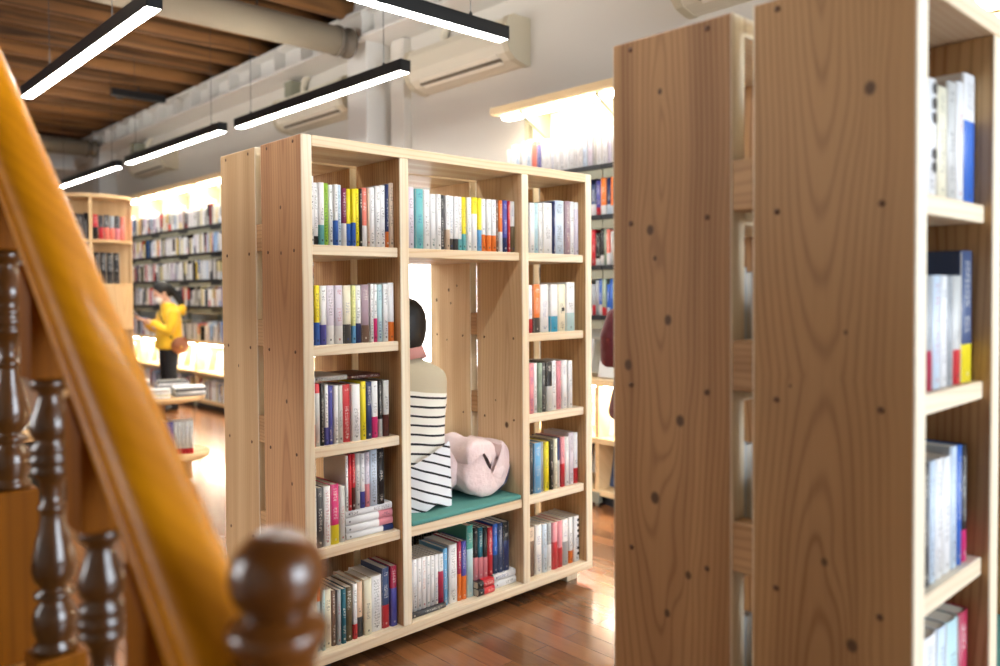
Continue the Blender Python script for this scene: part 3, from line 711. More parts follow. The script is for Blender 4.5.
# two blue-grey books on the far side of the bottom shelf
for i in range(2): book(.285+.045*i, .44, BASE+SZB+.0004, .036, .235-.01*i, .15, 'GN' if i else 'GY', None, 0, ('slate blue' if i else 'grey')+' book glimpsed behind the bottom left row of the central bookcase', 'books on the far side')
for i, (x, bw, c) in enumerate(((.66, .07, 'LB'), (.745, .05, 'K'), (.80, .05, 'K'), (.86, .05, 'GY'))):
    book(x+bw/2, .40, BASE+SZB+.0004, bw, .29-.01*i, .18, c, None, 0, '%s book behind the row under the bench, %s from left' % (PAL[c][0], ORD[i]), 'books on the far side')
# under the bench
yf, z, L = BOOKS['M5']
b = book(.4575, yf-.012, z+.0004, .020, .169, .19, 'DG', None, 0, 'charcoal magazine lying under the white books below the bench', 'books under the bench', lie=1)
for i, (x, bw, h, c, foot, bf) in enumerate(L):
    lift = .021 if i < 8 else .0004
    book(x+bw/2, yf+(0 if i < 8 else .004), z+lift, bw-.001, h-lift-(.03 if i < 8 else 0), .16 if i < 12 else .19, c, foot, bf, '%s, %s from left, %s' % (desc(c, foot), ORD[i], ROWNAME['M5']), 'books under the bench')
zz = z+.0005
for i in range(2):
    b = book(.788, yf-.022+.003*i, zz, .029, .088, .13, 'R', 'K', .0, ('lower', 'upper')[i]+' thick red book lying under the bench of the central bookcase', 'small red books lying under the bench', lie=1)
    b['ca'] = pal('R'); b['cb'] = pal('K'); b['bf'] = .36
    b = book(.890, yf-.006+.003*i, zz, .029, .125, .15, 'W', None, 0, ('lower', 'upper')[i]+' white book lying right of the red ones under the bench', 'white books lying under the bench', lie=1)
    zz += .0295
for i, (x, bw, h, c, foot, bf) in enumerate(BOOKS['M5b'][2]):
    book(x+bw/2+.003, yf+.006, zz+.0005, bw-.001, h-(zz-z)-.012, .17, c, foot, max(0.0, (bf*h-(zz-z))/(h-(zz-z))) if foot else 0, '%s, %s of those atop the lying books under the bench' % (desc(c, foot), ORD[i]), 'books standing on the lying red and white books')
# round black dots printed on two white spines, a square on a cream one
def find(label): return [o for o in COL.objects if o.get('label') == label][0]
def dots(o, zs, r, x=0.0, square=False):
    mb = MB()
    for z in zs:
        if square: mb.box(x-r, x+r, -.0009, .0006, z-r, z+r)
        else:
            mb.prism([(x+r*math.cos(2*math.pi*k/20), z+r*math.sin(2*math.pi*k/20)) for k in range(20)], -.0009, .0008, 'y')
    mb.build('printed_mark', M['black_plastic'], o)
# near bookcase
book(.285, NY+.232, BASE+SZ[3]+.0004, .20, .262, .018, 'DG', None, 0, 'charcoal book facing out behind the second row of the near bookcase', 'books on the near bookcase')
for key, (xr, ) in (('F1', (.425,)), ('F2', (.417,)), ('F3', (.392,)), ('F4', (.405,))):
    yf, z, L = BOOKS[key]
    for j in range(2):
        book(NX+UT+.012+.034*j+.016, yf+.004*j, z+.0004, .032, .205+.01*j, .15, ('W', 'LB')[j], None, 0, '%s book %s the left plank, %s' % (PAL[('W', 'LB')[j]][0], ('against', 'one place from')[j], ROWNAME[key]), 'books on the near bookcase')
    x0 = L[0][0]; xe = max(a[0]+a[1] for a in L); s = min(1.0, (xr-.012-max(.152, x0))/(xe-x0))
    for i, (x, bw, h, c, foot, bf) in enumerate(L):
        X = max(.152, x0)+(x-x0)*s
        book(X+bw*s/2, yf, z+.0004, bw*s-.0012, h-.0004, .16+(.03 if h > .23 else 0), c, foot, bf, '%s, %s in view from left, %s' % (desc(c, foot), ORD[i], ROWNAME[key]), 'books on the near bookcase')

dots(find('white book, first in view from left, top shelf of near bookcase'), [.190, .164, .138, .075, .052], .0105, .006)
dots(find('white book, ninth from left, bottom shelf, right column, central bookcase'), [.19, .165, .14, .115, .06, .035], .007, .008)
dots(find('cream book, fifth from left, second shelf, right column, central bookcase'), [.098], .008, .004, True)

for lv, nm in ((3, 'second'), (2, 'third'), (1, 'fourth')):
    for j, c in enumerate(('LB', 'W')):
        book(NX+UT+.022+.034*j, NY+.505+.006*j, BASE+SZ[lv]+.0004, .032, .225-.008*j, .155, c, None, 0, '%s book seen through the plank gap of the near bookcase, %s shelf' % (PAL[c][0], nm), 'books on the far side of the near bookcase', rot=math.pi)
# ------------------------------------------------------------------ wall bookcases: sage posts, black shelves, wooden canopy and base
def wall_bookcase(y0, y1, label, dz=0.0):
    t = tag(empty('wall_bookcase', (0, 0, 0)), label, 'bookcase', 'lit wall bookcases')
    xf, xb = 2.50, 2.795
    MB().box(xb-.012, xb, y0, y1, .77, 2.56).build('back_panel', plain('pale_back_panel', rgb(214, 212, 200), .7), t)
    MB().prism([(2.40, 2.60+dz), (2.40, 2.555+dz), (2.42, 2.55+dz), (xb, 2.59+dz), (xb, 2.63+dz)], y0-.02, y1, 'y').build('canopy', M['pine_h'] if False else wood('canopy_wood', rgb(240, 214, 168), rgb(214, 174, 122), 'y', contrast=.5), t)
    MB().box(2.50, 2.57, y0+.06, y1-.02, 2.535+dz, 2.553+dz).build('light_strip', M['strip'], t)
    n = max(1, round((y1-y0)/.92)); st = (y1-y0)/n
    for k in range(n+1):
        y = min(max(y0+k*st, y0+.02), y1-.02)
        yb_ = min(max(y, y0+.24), y1-.24)
        MB().box(2.735, 2.775, y-.02, y+.02, .77, 2.56, .002).build('post', M['sage_metal'], t)
        MB().prism([(2.74, 2.40+dz), (2.70, 2.40+dz), (2.46, 2.535+dz), (2.46, 2.553+dz), (2.74, 2.575+dz)], yb_-.012, yb_+.012, 'y').build('canopy_bracket', M['sage_metal'], t)
    for z in (2.10, 1.79, 1.48, 1.17):
        mb = MB()
        for k in range(n):
            a, b = y0+k*st+.003, y0+(k+1)*st-.003
            mb.box(xf, xb-.012, a, b, z-.028, z, .002)
        shf = mb.build('shelf', M['black_metal'], t)
        mb = MB()
        for k in range(n):
            a, b = y0+k*st+.003, y0+(k+1)*st-.003
            mb.box(xf+.012, xf+.02, a, b, z-.085, z-.028)
            mb.box(xf+.006, xf+.012, a+.33*st, a+.62*st, z-.062, z-.030, mi=1)
        mb.build('label_rail', [M['sage_metal'], M['black_metal']], shf)
    P = wood('base_cabinet_wood', rgb(238, 210, 162), rgb(208, 166, 112), 'y', contrast=.5)
    for z, xx in ((.775, 2.44), (.42, 2.44), (.10, 2.44)):
        MB().box(xx, xb, y0, y1, z-.035, z, .003).build('wooden_shelf', P, t)
    for k in range(n+1):
        y = min(max(y0+k*st, y0+.015), y1-.015)
        MB().box(2.45, xb, y-.015, y+.015, .06, .77, .003).build('divider', P, t)
    MB().box(xb-.012, xb, y0, y1, .06, .77).build('lower_back', plain('white_back', rgb(238, 236, 228), .6), t)
    MB().box(2.50, 2.56, y0+.06, y1-.06, .722, .738).build('lower_light_strip', M['strip'], t)
    MB().box(2.49, xb, y0, y1, 0, .062).build('plinth', M['black_metal'], t)
    for k in range(n+1):
        y = min(max(y0+k*st, y0+.03), y1-.03)
        MB().box(2.43, 2.47, y-.03, y+.03, 0.02, .085, .003).lathe([(.012, 0), (.012, .03)], 10, (2.45, y, 0)).build('foot', M['sage_metal'], t)
    return t
wall_bookcase(4.15, 11.4, 'long lit wall bookcase at left behind the woman in the yellow jacket', .025)
wall_bookcase(-1.9, 1.70, 'lit wall bookcase at right, seen between the two cedar bookcases', -.025)
br = random.Random(5)
SHELFZ = (2.10, 1.79, 1.48, 1.17)
# countless small blurred books of the far wall: one body
def tint_mass(name, spans, label, grp):
    bm = bmesh.new(); lay = bm.loops.layers.color.new('tint'); 
    pool = [('W', 26), ('LG', 4), ('CR', 4), ('LB', 4), ('GY', 3), ('LV', 2), ('BR', 2), ('K', 2), ('DG', 2), ('N', 2), ('R', 1), ('O', 1), ('Y', 1), ('TD', 1), ('PK', 1), ('SB', 1), ('TN', 2)]
    bag = [c for c, k in pool for _ in range(k)]
    for (y0, y1, z, hmin, hmax, x0) in spans:
        y = y0
        while y < y1-.05:
            wd = br.uniform(.016, .042); h = br.uniform(hmin, hmax); dep = br.uniform(.14, .19)
            if br.random() < .03: y += br.uniform(.03, .10); continue
            x = x0+br.uniform(0, .02); c = pal(br.choice(bag)); f2 = pal(br.choice(bag)) if br.random() < .3 else c
            hs = h*br.uniform(.2, .5)
            for (za, zb, cc) in ((z, z+hs, f2), (z+hs, z+h, c)):
                vs = [bm.verts.new(p) for p in ((x, y, za), (x+dep, y, za), (x+dep, y+wd-.001, za), (x, y+wd-.001, za), (x, y, zb), (x+dep, y, zb), (x+dep, y+wd-.001, zb), (x, y+wd-.001, zb))]
                for q in ((3,2,1,0),(4,5,6,7),(0,1,5,4),(1,2,6,5),(2,3,7,6),(3,0,4,7)):
                    f = bm.faces.new([vs[i] for i in q])
                    for l in f.loops: l[lay] = cc
            y += wd
    bmesh.ops.recalc_face_normals(bm, faces=list(bm.faces))
    me = bpy.data.meshes.new(name); bm.to_mesh(me); bm.free(); me.materials.append(M['tint'])
    o = link(name, me); tag(o, label, 'books', grp, 'stuff'); return o
spans = [(4.2, 11.35, z+.0006, .18, .245, 2.515) for z in SHELFZ]
spans += [(4.2, 11.35, .7756, .16, .23, 2.47), (4.2, 11.35, .1006, .18, .25, 2.48)]
tint_mass('books_mass', spans, 'rows of small blurred books on the long lit wall bookcase at left', 'books of the long wall bookcase')
# face-out books on the middle wooden shelf of the left wall bookcase
for i in range(14):
    y = 5.5+i*.36; c = br.choice(['W', 'LB', 'CR', 'W', 'LG', 'PE', 'SB'])
    b = book(0, 0, 0, .014, .22, .16, c, None, 0, '%s book face-out on the low middle shelf behind the woman, %s from right' % (PAL[c][0], ORD[i]), 'face-out books on the left wall bookcase')
    b.rotation_euler = (0, math.radians(-12), math.radians(180)); b.location = (2.56, y, .424)
# right wall bookcase: each book its own
for zi, z in enumerate(SHELFZ[:4]):
    y = 1.66 if zi == 0 else 1.24; i = 0
    lim = .66
    while y > lim:
        wd = br.uniform(.022, .042) if zi else br.uniform(.028, .055); h = br.uniform(.19, .245)
        c = br.choice({0: ['W', 'W', 'W', 'LG', 'LV', 'W', 'LB'], 1: ['LB', 'GY', 'N', 'V', 'O', 'GN', 'W'], 2: ['R', 'GR', 'GY', 'W', 'P', 'LG', 'W', 'K'], 3: ['GR', 'BR', 'B', 'B', 'W', 'GY']}[zi])
        if zi == 0 and i in (7,): c = 'V'
        if zi == 0 and i in (6,): c = 'P'
        foot = br.choice([None, None, 'R', 'W', 'LB'])
        if foot == c or zi == 0: foot = None
        b = book(2.512+br.uniform(0, .012), y-wd/2, z+.0006, wd-.001, h, .17, c, foot, br.uniform(.2, .4), '%s, %s from left, %s black shelf, right wall bookcase' % (desc(c, foot), ORD[i], ('top', 'second', 'third', 'fourth')[zi]), 'books of the right wall bookcase', rot=math.radians(-90))
        y -= wd; i += 1
# face-out books lower down on the right wall bookcase
for z, lst in ((.7756, ('W', 'LG', 'W')), (.4206, ('P', 'W', 'PE')), (.1006, ('K', 'GN', 'LG'))):
    for i, c in enumerate(lst):
        b = book(0, 0, 0, .016, .24, .17, c, 'W' if c in ('K', 'P') else None, .3, '%s book face-out, %s wooden shelf, %s from left, right wall bookcase' % (PAL[c][0], {.7756: 'upper', .4206: 'middle', .1006: 'lowest'}[z], ORD[i]), 'face-out books on the right wall bookcase')
        b.rotation_euler = (0, math.radians(-12), math.radians(180)); b.location = (2.56, 1.12-.24*i, z+.004)

# ------------------------------------------------------------------ curved end bookcase
def curved_case():
    c = Vector((.90, 5.32, 0)); rz = math.atan2(-.957, -.29)
    t = tag(empty('curved_bookcase', c, rz), 'pale wooden bookcase with a rounded front, beside the handrail at left', 'bookcase')
    R = .33; a0, a1 = -math.pi/2, math.pi/2
    Pw = wood('curved_case_wood', rgb(230, 196, 146), rgb(196, 152, 102), 'z', contrast=.5)
    def slab(z0, z1, r, nm, mt=M['pine_h']):
        mb = MB(); pts = [(r*math.cos(a0+(a1-a0)*k/32), r*math.sin(a0+(a1-a0)*k/32)) for k in range(33)]
        mb.prism(pts, z0, z1, 'z'); return mb.build(nm, mt, t)
    slab(2.15, 2.18, R+.01, 'top_board', Pw); slab(0, .08, R-.03, 'plinth', M['black_metal'])
    for z in (1.79, 1.41, 1.03, .65, .27): slab(z-.024, z, R, 'shelf', Pw)
    MB().box(-.02, 0, -R, R, .08, 2.15).build('back_board', Pw, t)
    MB().box(0, R-.005, -.012, .012, .08, 2.15, .002).build('divider', Pw, t)
    for s in (-1, 1): MB().box(0, .022, *sorted((s*R, s*(R-.02))), .08, 2.15, .002).build('side_strip', Pw, t)
    pts = [((R-.004)*math.cos(a), (R-.004)*math.sin(a)) for a in [a1*k/16 for k in range(17)]]
    mb = MB(); n = len(pts)
    ring = pts+[(x*.955, y*.955) for x, y in reversed(pts)]
    mb.prism(ring, 1.03, 1.386, 'z'); mb.build('curved_door', Pw, t)
    return t, c, rz
t, cc, crz = curved_case()
def curved_book(lx, ly, z, rz, bw, h, d, c, label, foot=None, bf=0):
    p = Matrix.Rotation(crz, 4, 'Z') @ Vector((lx, ly, 0)) + cc
    return book(p.x, p.y, z, bw, h, d, c, foot, bf, label, 'books on the curved bookcase', rot=crz+math.pi/2+rz)
# books stand with their spines on the rounded front edge
for i, (c, f) in enumerate((('SB', None), ('W', 'LG'), ('LB', None), ('N', None), ('K', None), ('DG', None), ('K', None))):
    ly = -.275+.040*i; lx = math.sqrt(max(.02, .31**2-ly*ly))-.03
    curved_book(lx, ly, 1.7905, 0, .037, .225-.004*(i % 3), min(.14, max(.03, lx-.01)), c, '%s book, %s from left, top left tier of curved bookcase' % (PAL[c][0], ORD[i]), f, .4)
for i, (c, f) in enumerate((('R', 'K'), ('DG', 'R'), ('DG', 'P'), ('GY', 'P'), ('DG', 'PK'), ('P', None))):
    ly = .036+.043*i; lx = math.sqrt(max(.02, .31**2-ly*ly))-.03
    curved_book(lx, ly, 1.7905, 0, .040, .215-.006*(i % 2), min(.14, max(.03, lx-.01)), c, '%s, %s from left, top right tier of curved bookcase' % (desc(c, f), ORD[i]), f, .5)
for i in range(4):
    ly = .040+.052*i; lx = math.sqrt(max(.02, .31**2-ly*ly))-.03
    curved_book(lx, ly, 1.4105, 0, .048, .27, min(.18, max(.04, lx-.01)), 'K', 'black tall volume, %s of four on the curved bookcase' % ORD[i], 'DG', .3)
for i in range(4):
    ly = -.20+.045*i; lx = math.sqrt(max(.02, .31**2-ly*ly))-.03
    curved_book(lx, ly, 1.4105, 0, .042, .21, .12, 'CR', 'cream book, %s of four, second left tier of curved bookcase' % ORD[i])
for i in range(4):
    ly = .040+.05*i; lx = math.sqrt(max(.02, .31**2-ly*ly))-.03
    c = ('CR', 'BR', 'R', 'W')[i]
    curved_book(lx, ly, .6505, 0, .044, .23, .14, c, '%s book below the curved door, %s from left' % (PAL[c][0], ORD[i]))

# ------------------------------------------------------------------ two-tier display table with magazines
TX, TY = .70, 3.31
t = tag(empty('display_table', (TX, TY, 0)), 'round two-tier wooden display table stacked with magazines, left of the central bookcase', 'table')
Wt = wood('display_table_wood', rgb(226, 190, 140), rgb(186, 138, 88), 'x', contrast=.6)
MB().lathe([(0, .585), (.325, .585), (.335, .592), (.335, .612), (.33, .618), (0, .618)], 48).build('table_top', Wt, t)
MB().lathe([(0, .185), (.345, .185), (.355, .192), (.355, .212), (.35, .218), (0, .218)], 48).build('lower_tier', Wt, t)
MB().box(-.08, .10, .06, .24, .218, .585, .004).build('pedestal', wood('pedestal_wood', rgb(182, 132, 82), rgb(132, 88, 52), 'z'), t)
MB().lathe([(0, .03), (.24, .03), (.24, .185), (0, .185)], 32).build('base_drum', Wt, t)
for k in range(4):
    a = math.pi/4+k*math.pi/2
    MB().lathe([(0, 0), (.025, 0), (.025, .03), (0, .03)], 14, (.18*math.cos(a), .18*math.sin(a), 0)).build('foot', M['black_metal'], t)
vd = Vector((TX-CAM.x, TY-CAM.y, 0)).normalized(); vr = Vector((vd.y, -vd.x, 0)); ang = math.atan2(vr.y, vr.x)
for i in range(11):
    c, f, b_ = ('V', None, 0) if i < 6 else ('LG', 'R', .16)
    off = -.022+.0255*i
    p = Vector((TX, TY, 0))-vd*.135+vr*off
    book(p.x, p.y, 0.2185, .0238, .225, .13, c, f, b_, '%s, lower tier of round display table, %s from left' % (desc(c, f), ORD[i]), 'books on the lower tier of the display table', rot=ang)
def mag_stack(dx, dy, n, cols, where, rz):
    p = Vector((TX, TY, 0))+vr*dx-vd*dy; z = .6185
    for i in range(n):
        c = cols[i % len(cols)]; th = brand.uniform(.010, .018)
        b = book(0, 0, 0, th, .20, .15, c, None, 0, '%s magazine, %s from bottom in the %s pile on display table' % (PAL[c][0], ORD[i], where), 'magazines on the display table')
        r = ang+rz+brand.uniform(-.08, .08); b.rotation_euler = (0, math.radians(90), 0)
        b.rotation_euler = (Matrix.Rotation(r, 3, 'Z') @ Matrix.Rotation(math.radians(90), 3, 'Y')).to_euler()
        q = Matrix.Rotation(r, 3, 'Z') @ Vector((-.10, -.075, 0))
        b.location = (p.x+q.x, p.y+q.y, z+th/2); z += th+.0004
mag_stack(-.21, .12, 4, ('LG', 'W', 'CR'), 'front left', .1)
mag_stack(.0, .17, 4, ('W', 'CR', 'W', 'LG'), 'front middle', -.05)
mag_stack(.22, .09, 4, ('GY', 'W', 'DG', 'W'), 'front right', .15)
mag_stack(-.13, -.12, 6, ('SB', 'W', 'LB', 'W'), 'back left', .0)
mag_stack(.12, -.11, 6, ('W', 'LG', 'DG', 'GY', 'W', 'DG'), 'back right', .1)

# dark table with papers seen through the balusters
DX, DY = -.20, 2.35
t = tag(empty('side_table', (DX, DY, 0), .3), 'dark low table with papers, glimpsed between the stair balusters', 'table')
MB().box(-.4, .4, -.25, .25, .60, .63, .004).build('table_top', Wt, t)
MB().box(-.36, .36, -.02, .0, .2, .60).build('panel', M['black_metal'], t)
for sx in (-1, 1):
    for sy in (-1, 1): MB().box(*sorted((sx*.38, sx*.33)), *sorted((sy*.23, sy*.18)), 0, .60, .004).build('leg', M['black_metal'], t)
for i, c in enumerate(('W', 'CR', 'LG')):
    b = book(0, 0, 0, .02, .25, .18, c, None, 0, '%s magazine lying on the dark low table, %s from left' % (PAL[c][0], ORD[i]), 'magazines on the dark low table')
    b.rotation_euler = (Matrix.Rotation(.3, 3, 'Z') @ Matrix.Rotation(math.radians(90), 3, 'Y')).to_euler(); b.location = (DX-.36+.27*i, DY-.18+.06*i, .6412)
# ------------------------------------------------------------------ staircase at the left: treads, balusters, handrail, newel
RX = -1.005; SLOPE = .775
def rail_z(y): return 1.322+SLOPE*((y-CAM.y)-1.2)
def tread_z(k): return .095+.19*k
y_first = -1.565; RUN = .25
st = tag(empty('staircase', (-1.45, y_first, 0)), 'wooden staircase rising at the left edge, under the balusters', 'stairs')
for k in range(10):
    y0 = y_first+RUN*k; z = tread_z(k)
    s = MB(); s.box(-.49, .49, RUN*k-.025, RUN*(k+1), z-.035, z, .006); s.build('tread', M['tread'], st)
    MB().box(-.49, .49, RUN*k, RUN*k+.02, z-.19 if k else 0.0, z-.035).build('riser', M['newel'], st)
str_pts = [(0, 0.0), (RUN*10, tread_z(9)-.42), (RUN*10, tread_z(9)-.05), (0, .03)]
for s in (-1, 1): MB().prism(str_pts, *sorted((s*.49, s*.46)), 'x').build('stringer', M['newel'], st)
# handrail
prof = [(-.024, -.100), (-.024, -.086), (-.034, -.080), (-.037, -.070), (-.034, -.060), (-.026, -.055), (-.026, -.052), (-.036, -.044), (-.040, -.030), (-.037, -.014), (-.027, -.004), (-.012, 0)]
prof = prof+[(-a, b) for a, b in reversed(prof)]
ca = math.atan(SLOPE); ya, yb = -1.66, 1.0
rings = []
for y in (ya, ya+.02, yb-.02, yb):
    rings.append([(RX+a, y-b*math.sin(ca)*1.0, rail_z(y)+b*math.cos(ca)) for a, b in prof])
hr = MB().loft(rings).build('handrail', M['rail'])
tag(hr, 'thick honey-coloured varnished handrail sloping across the left of the photo', 'handrail')
for p in hr.data.polygons: p.use_smooth = True
m = hr.modifiers.new('b', 'BEVEL'); m.width = .003; m.segments = 2; m.limit_method = 'ANGLE'; m.angle_limit = math.radians(50)
# turned balusters (profile measured from the block upwards, metres)
TP_ = [(0.0, .0), (.033, .001), (.033, .012), (.027, .018), (.028, .022), (.033, .040), (.0335, .055), (.030, .072), (.022, .084), (.0215, .088), (.030, .092), (.030, .100), (.020, .104), (.0200, .108), (.030, .122), (.0335, .138), (.032, .158), (.027, .182), (.0205, .208), (.0185, .228), (.0185, .233), (.0215, .236), (.0215, .243), (.0165, .248), (.0160, .262), (.0185, .280), (.024, .292), (.031, .298), (.031, .306), (.026, .310), (.033, .314), (.033, .324), (.027, .330), (.031, .334), (.031, .342), (.022, .350), (.030, .360), (.0325, .372), (.031, .386), (.024, .404), (.0185, .422), (.0180, .432), (.028, .436), (.030, .446), (.028, .454), (.0, .4545)]
def baluster(yo, label):
    y = CAM.y+yo; k = int(math.floor((y-y_first)/RUN)); zt = tread_z(k)
    b = tag(empty('baluster', (RX, y, zt)), label, 'baluster', 'turned stair balusters')
    ztop = rail_z(y)-.100/math.cos(ca)
    zb = rail_z(y)-.708
    MB().box(-.036, .036, -.036, .036, .0005, zb-zt, .003).build('lower_block', M['block_rail'], b)
    MB().lathe([(r*.95, z*.945+zb-zt) for r, z in TP_], 32).build('turned_shaft', M['turned'], b)
    mb = MB(); mb.box(-.034, .034, -.034, .034, zb-zt+.4294, ztop-zt+.0, .003)
    for v in mb.bm.verts:
        if v.co.z > zb-zt+.45: v.co.z += SLOPE*v.co.y
    mb.build('upper_block', M['block_rail'], b)
baluster(1.664, 'turned baluster at the extreme left edge with a wide amber base block')
baluster(1.395, 'second turned baluster from the left edge, with a long dark vase shape')
baluster(1.158, 'third turned baluster from the left, just under the lower handrail')
baluster(.935, 'baluster nearest the round newel, only its upper block showing under the handrail')
baluster(1.93, 'turned baluster farther up the stairs, cut off by the left edge of the photo')
# newel post
NWX, NWY = -.985, CAM.y+.70
n = tag(empty('newel_post', (NWX, NWY, 0)), 'dark newel post with a round ball top in the foreground', 'newel post')
zc = 1.056
ballp = [(.0002, .0452)]+[(.0455*math.cos(a), .0455*math.sin(a)) for a in [math.radians(84-6*i) for i in range(23)]]+[(.034, -.041)]
MB().lathe([(r, zc+z) for r, z in reversed(ballp)], 48).build('ball_finial', M['newel'], n)
np_ = [(.0, .94), (.040, .94), (.040, .952), (.035, .958), (.0345, .972), (.0385, .984), (.0445, .992), (.0475, 1.000), (.0478, 1.006), (.0455, 1.011), (.043, 1.0125), (.041, 1.015), (.036, 1.0195), (.034, 1.0215), (0.0, 1.0215)]
MB().lathe(np_, 48).build('turned_collar', M['newel'], n)
MB().box(-.05, .05, -.05, .05, 0.0, .94, .004).build('square_post', M['newel'], n)
# ------------------------------------------------------------------ people
def hand(mb, wrist, direc, palm_n, side=1, s=1.0, curl=.5):
    """palm and five fingers as tubes inside mb; direc = towards the fingertips, palm_n = way the palm faces"""
    d = Vector(direc).normalized(); n = Vector(palm_n); n = (n-d*n.dot(d)).normalized(); l = d.cross(n)*side
    w = Vector(wrist)
    for k in range(4):
        o = (k-1.5)*.019*s
        mb.tube([w+l*o*.6, w+d*.045*s+l*o, w+d*.088*s+l*o], [.014*s, .014*s, .0115*s], 8)
        ln = (.060, .072, .067, .052)[k]*s
        p0 = w+d*.088*s+l*o; c = curl
        p1 = p0+(d*math.cos(c)+n*math.sin(c))*ln*.45; p2 = p1+(d*math.cos(2*c)+n*math.sin(2*c))*ln*.32; p3 = p2+(d*math.cos(2.6*c)+n*math.sin(2.6*c))*ln*.25
        mb.tube([p0, p1, p2, p3], [.0095*s, .0088*s, .008*s, .0065*s], 8)
    b = w+d*.025*s-l*.028*s
    mb.tube([w+d*.01*s-l*.012*s, b, b+d*.035*s-l*.016*s+n*.012*s, b+d*.06*s-l*.014*s+n*.028*s], [.014*s, .012*s, .0105*s, .008*s], 8)

def head_shapes(mb, c, fwd, s=1.0, upv=(0, 0, 1)):
    """skull, jaw, nose, ears; c = centre of the head"""
    f = Vector(fwd).normalized(); u = Vector(upv).normalized(); r = f.cross(u).normalized(); u = r.cross(f)
    Mx = Matrix((( r.x, f.x, u.x, c[0]), (r.y, f.y, u.y, c[1]), (r.z, f.z, u.z, c[2]), (0, 0, 0, 1)))
    def B(p, rad):
        b = bmesh.new(); bmesh.ops.create_uvsphere(b, u_segments=18, v_segments=12, radius=1)
        mb.merge(b, Mx @ Matrix.Translation(Vector(p)*s) @ Matrix.Diagonal((rad[0]*s, rad[1]*s, rad[2]*s, 1))); b.free()
    B((0, -.012, .025), (.074, .092, .084)); B((0, .022, -.035), (.058, .064, .075)); B((0, .055, -.085), (.032, .028, .026))
    B((0, .092, -.022), (.011, .017, .018)); B((0, .086, .0), (.009, .012, .03)); B((0, .074, -.060), (.024, .012, .010))
    for q in (-1, 1): B((q*.074, -.006, -.012), (.010, .020, .030)); B((q*.036, .066, -.012), (.022, .018, .018))
    return Mx
def face_parts(parent, Mx, s=1.0):
    for q in (-1, 1):
        mb = MB(); mb.ball(Mx @ Vector((q*.031*s, .083*s, .004*s)), (.010*s, .010*s, .007*s), 12); mb.build('eye', M['hair'], parent)
    mb = MB(); mb.ball(Mx @ Vector((0, .087*s, -.060*s)), (.020*s, .008*s, .006*s), 12); mb.build('mouth', plain('lips', rgb(186, 100, 96), .5), parent)

# --- seated woman in the niche: back to the camera, facing out of the far side (+y)
SX, SY, SEATZ = .610, .255, BASE+SZ[1]+.0225
wr = tag(empty('person', (SX, SY, SEATZ), math.radians(-24)), 'person seated in the bookcase niche, back turned, black bob, cream striped top', 'person')
def loc(p): return (p[0]-SX, p[1]-SY, p[2]-SEATZ)
mb = MB()
hc = (SX-.019, SY+.045, 1.187); hf = Vector((-.12, 1, -.22))
Hm = head_shapes(mb, loc(hc), hf, .98)
mb.tube([loc((SX, SY+.005, .99)), loc((SX, SY+.02, 1.06)), loc((SX-.014, SY+.04, 1.16))], [.060, .050, .052], 14)
# torso core, arms and legs
mb.loft([[loc(p) for p in ell(SX, y, z, rx*.85, ry, 20)] for (y, z, rx, ry) in ((SY, .51, .15, .10), (SY, .62, .135, .09), (SY+.0, .75, .13, .085), (SY+.0, .88, .155, .09), (SY+.005, .97, .16, .085), (SY+.01, 1.03, .09, .06))])
for q in (-1, 1):
    sh = (SX+q*.122, SY+.012, .955); el = (SX+q*.130, SY+.075, .735); wrp = (SX+q*.07, SY+.25, .70)
    mb.tube([loc(sh), loc(((sh[0]+el[0])/2+q*.006, SY+.04, .85)), loc(el)], [.036, .033, .030], 12)
    mb.tube([loc(el), loc(((el[0]+wrp[0])/2, SY+.15, .71)), loc(wrp)], [.031, .029, .024], 12)
    hand(mb, loc(wrp), (-q*.3, 1, -.05), (0, -.1, 1), side=-q, s=.95, curl=.35)
    hip = (SX+q*.075, SY+.05, SEATZ+.085); kn = (SX+q*.085, SY+.50, SEATZ+.08); an = (SX+q*.085, SY+.52, .10)
    mb.tube([loc(hip), loc(((hip[0]+kn[0])/2, SY+.24, SEATZ+.08)), loc(kn)], [.082, .07, .054], 14)
    mb.tube([loc(kn), loc((kn[0], SY+.53, .34)), loc(an)], [.054, .05, .034], 14)
    mb.tube([loc((an[0], an[1]-.03, .045)), loc((an[0], an[1]+.08, .04)), loc((an[0], an[1]+.17, .028))], [.038, .036, .026], 12)
body = mb.build('body', M['skin'], wr); voxel(body, .0055, 4)
face_parts(body, Hm, .98)
# black bob
rings = []
fr = hf.normalized(); rr = fr.cross(Vector((0, 0, 1))).normalized()
for (dz, rx, ry, dy) in ((-.116, .046, .040, -.052), (-.110, .064, .056, -.046), (-.092, .080, .074, -.036), (-.064, .094, .090, -.026), (-.03, .103, .101, -.018), (.005, .106, .107, -.012), (.04, .102, .105, -.010), (.07, .089, .093, -.010), (.093, .068, .070, -.012), (.108, .040, .042, -.012), (.114, .004, .004, -.012)):
    ring = []
    for i in range(40):
        a = 2*math.pi*i/40; cx, cy = math.cos(a), math.sin(a)
        k = 1.0
        if dz < .03 and cy > .35: k = .80       # the face stays free at the front
        p = rr*(rx*cx)+fr*(ry*cy*k+dy)+Vector((0, 0, dz)) - fr*0
        ring.append(loc((hc[0]+p.x, hc[1]+p.y-.008, hc[2]+p.z-.004+(.010*noise.noise(Vector((cx*3, cy*3, 1))) if dz < -.1 else 0))))
    rings.append(ring)
hairo = MB().loft(rings).build('hair', M['hair'], wr)
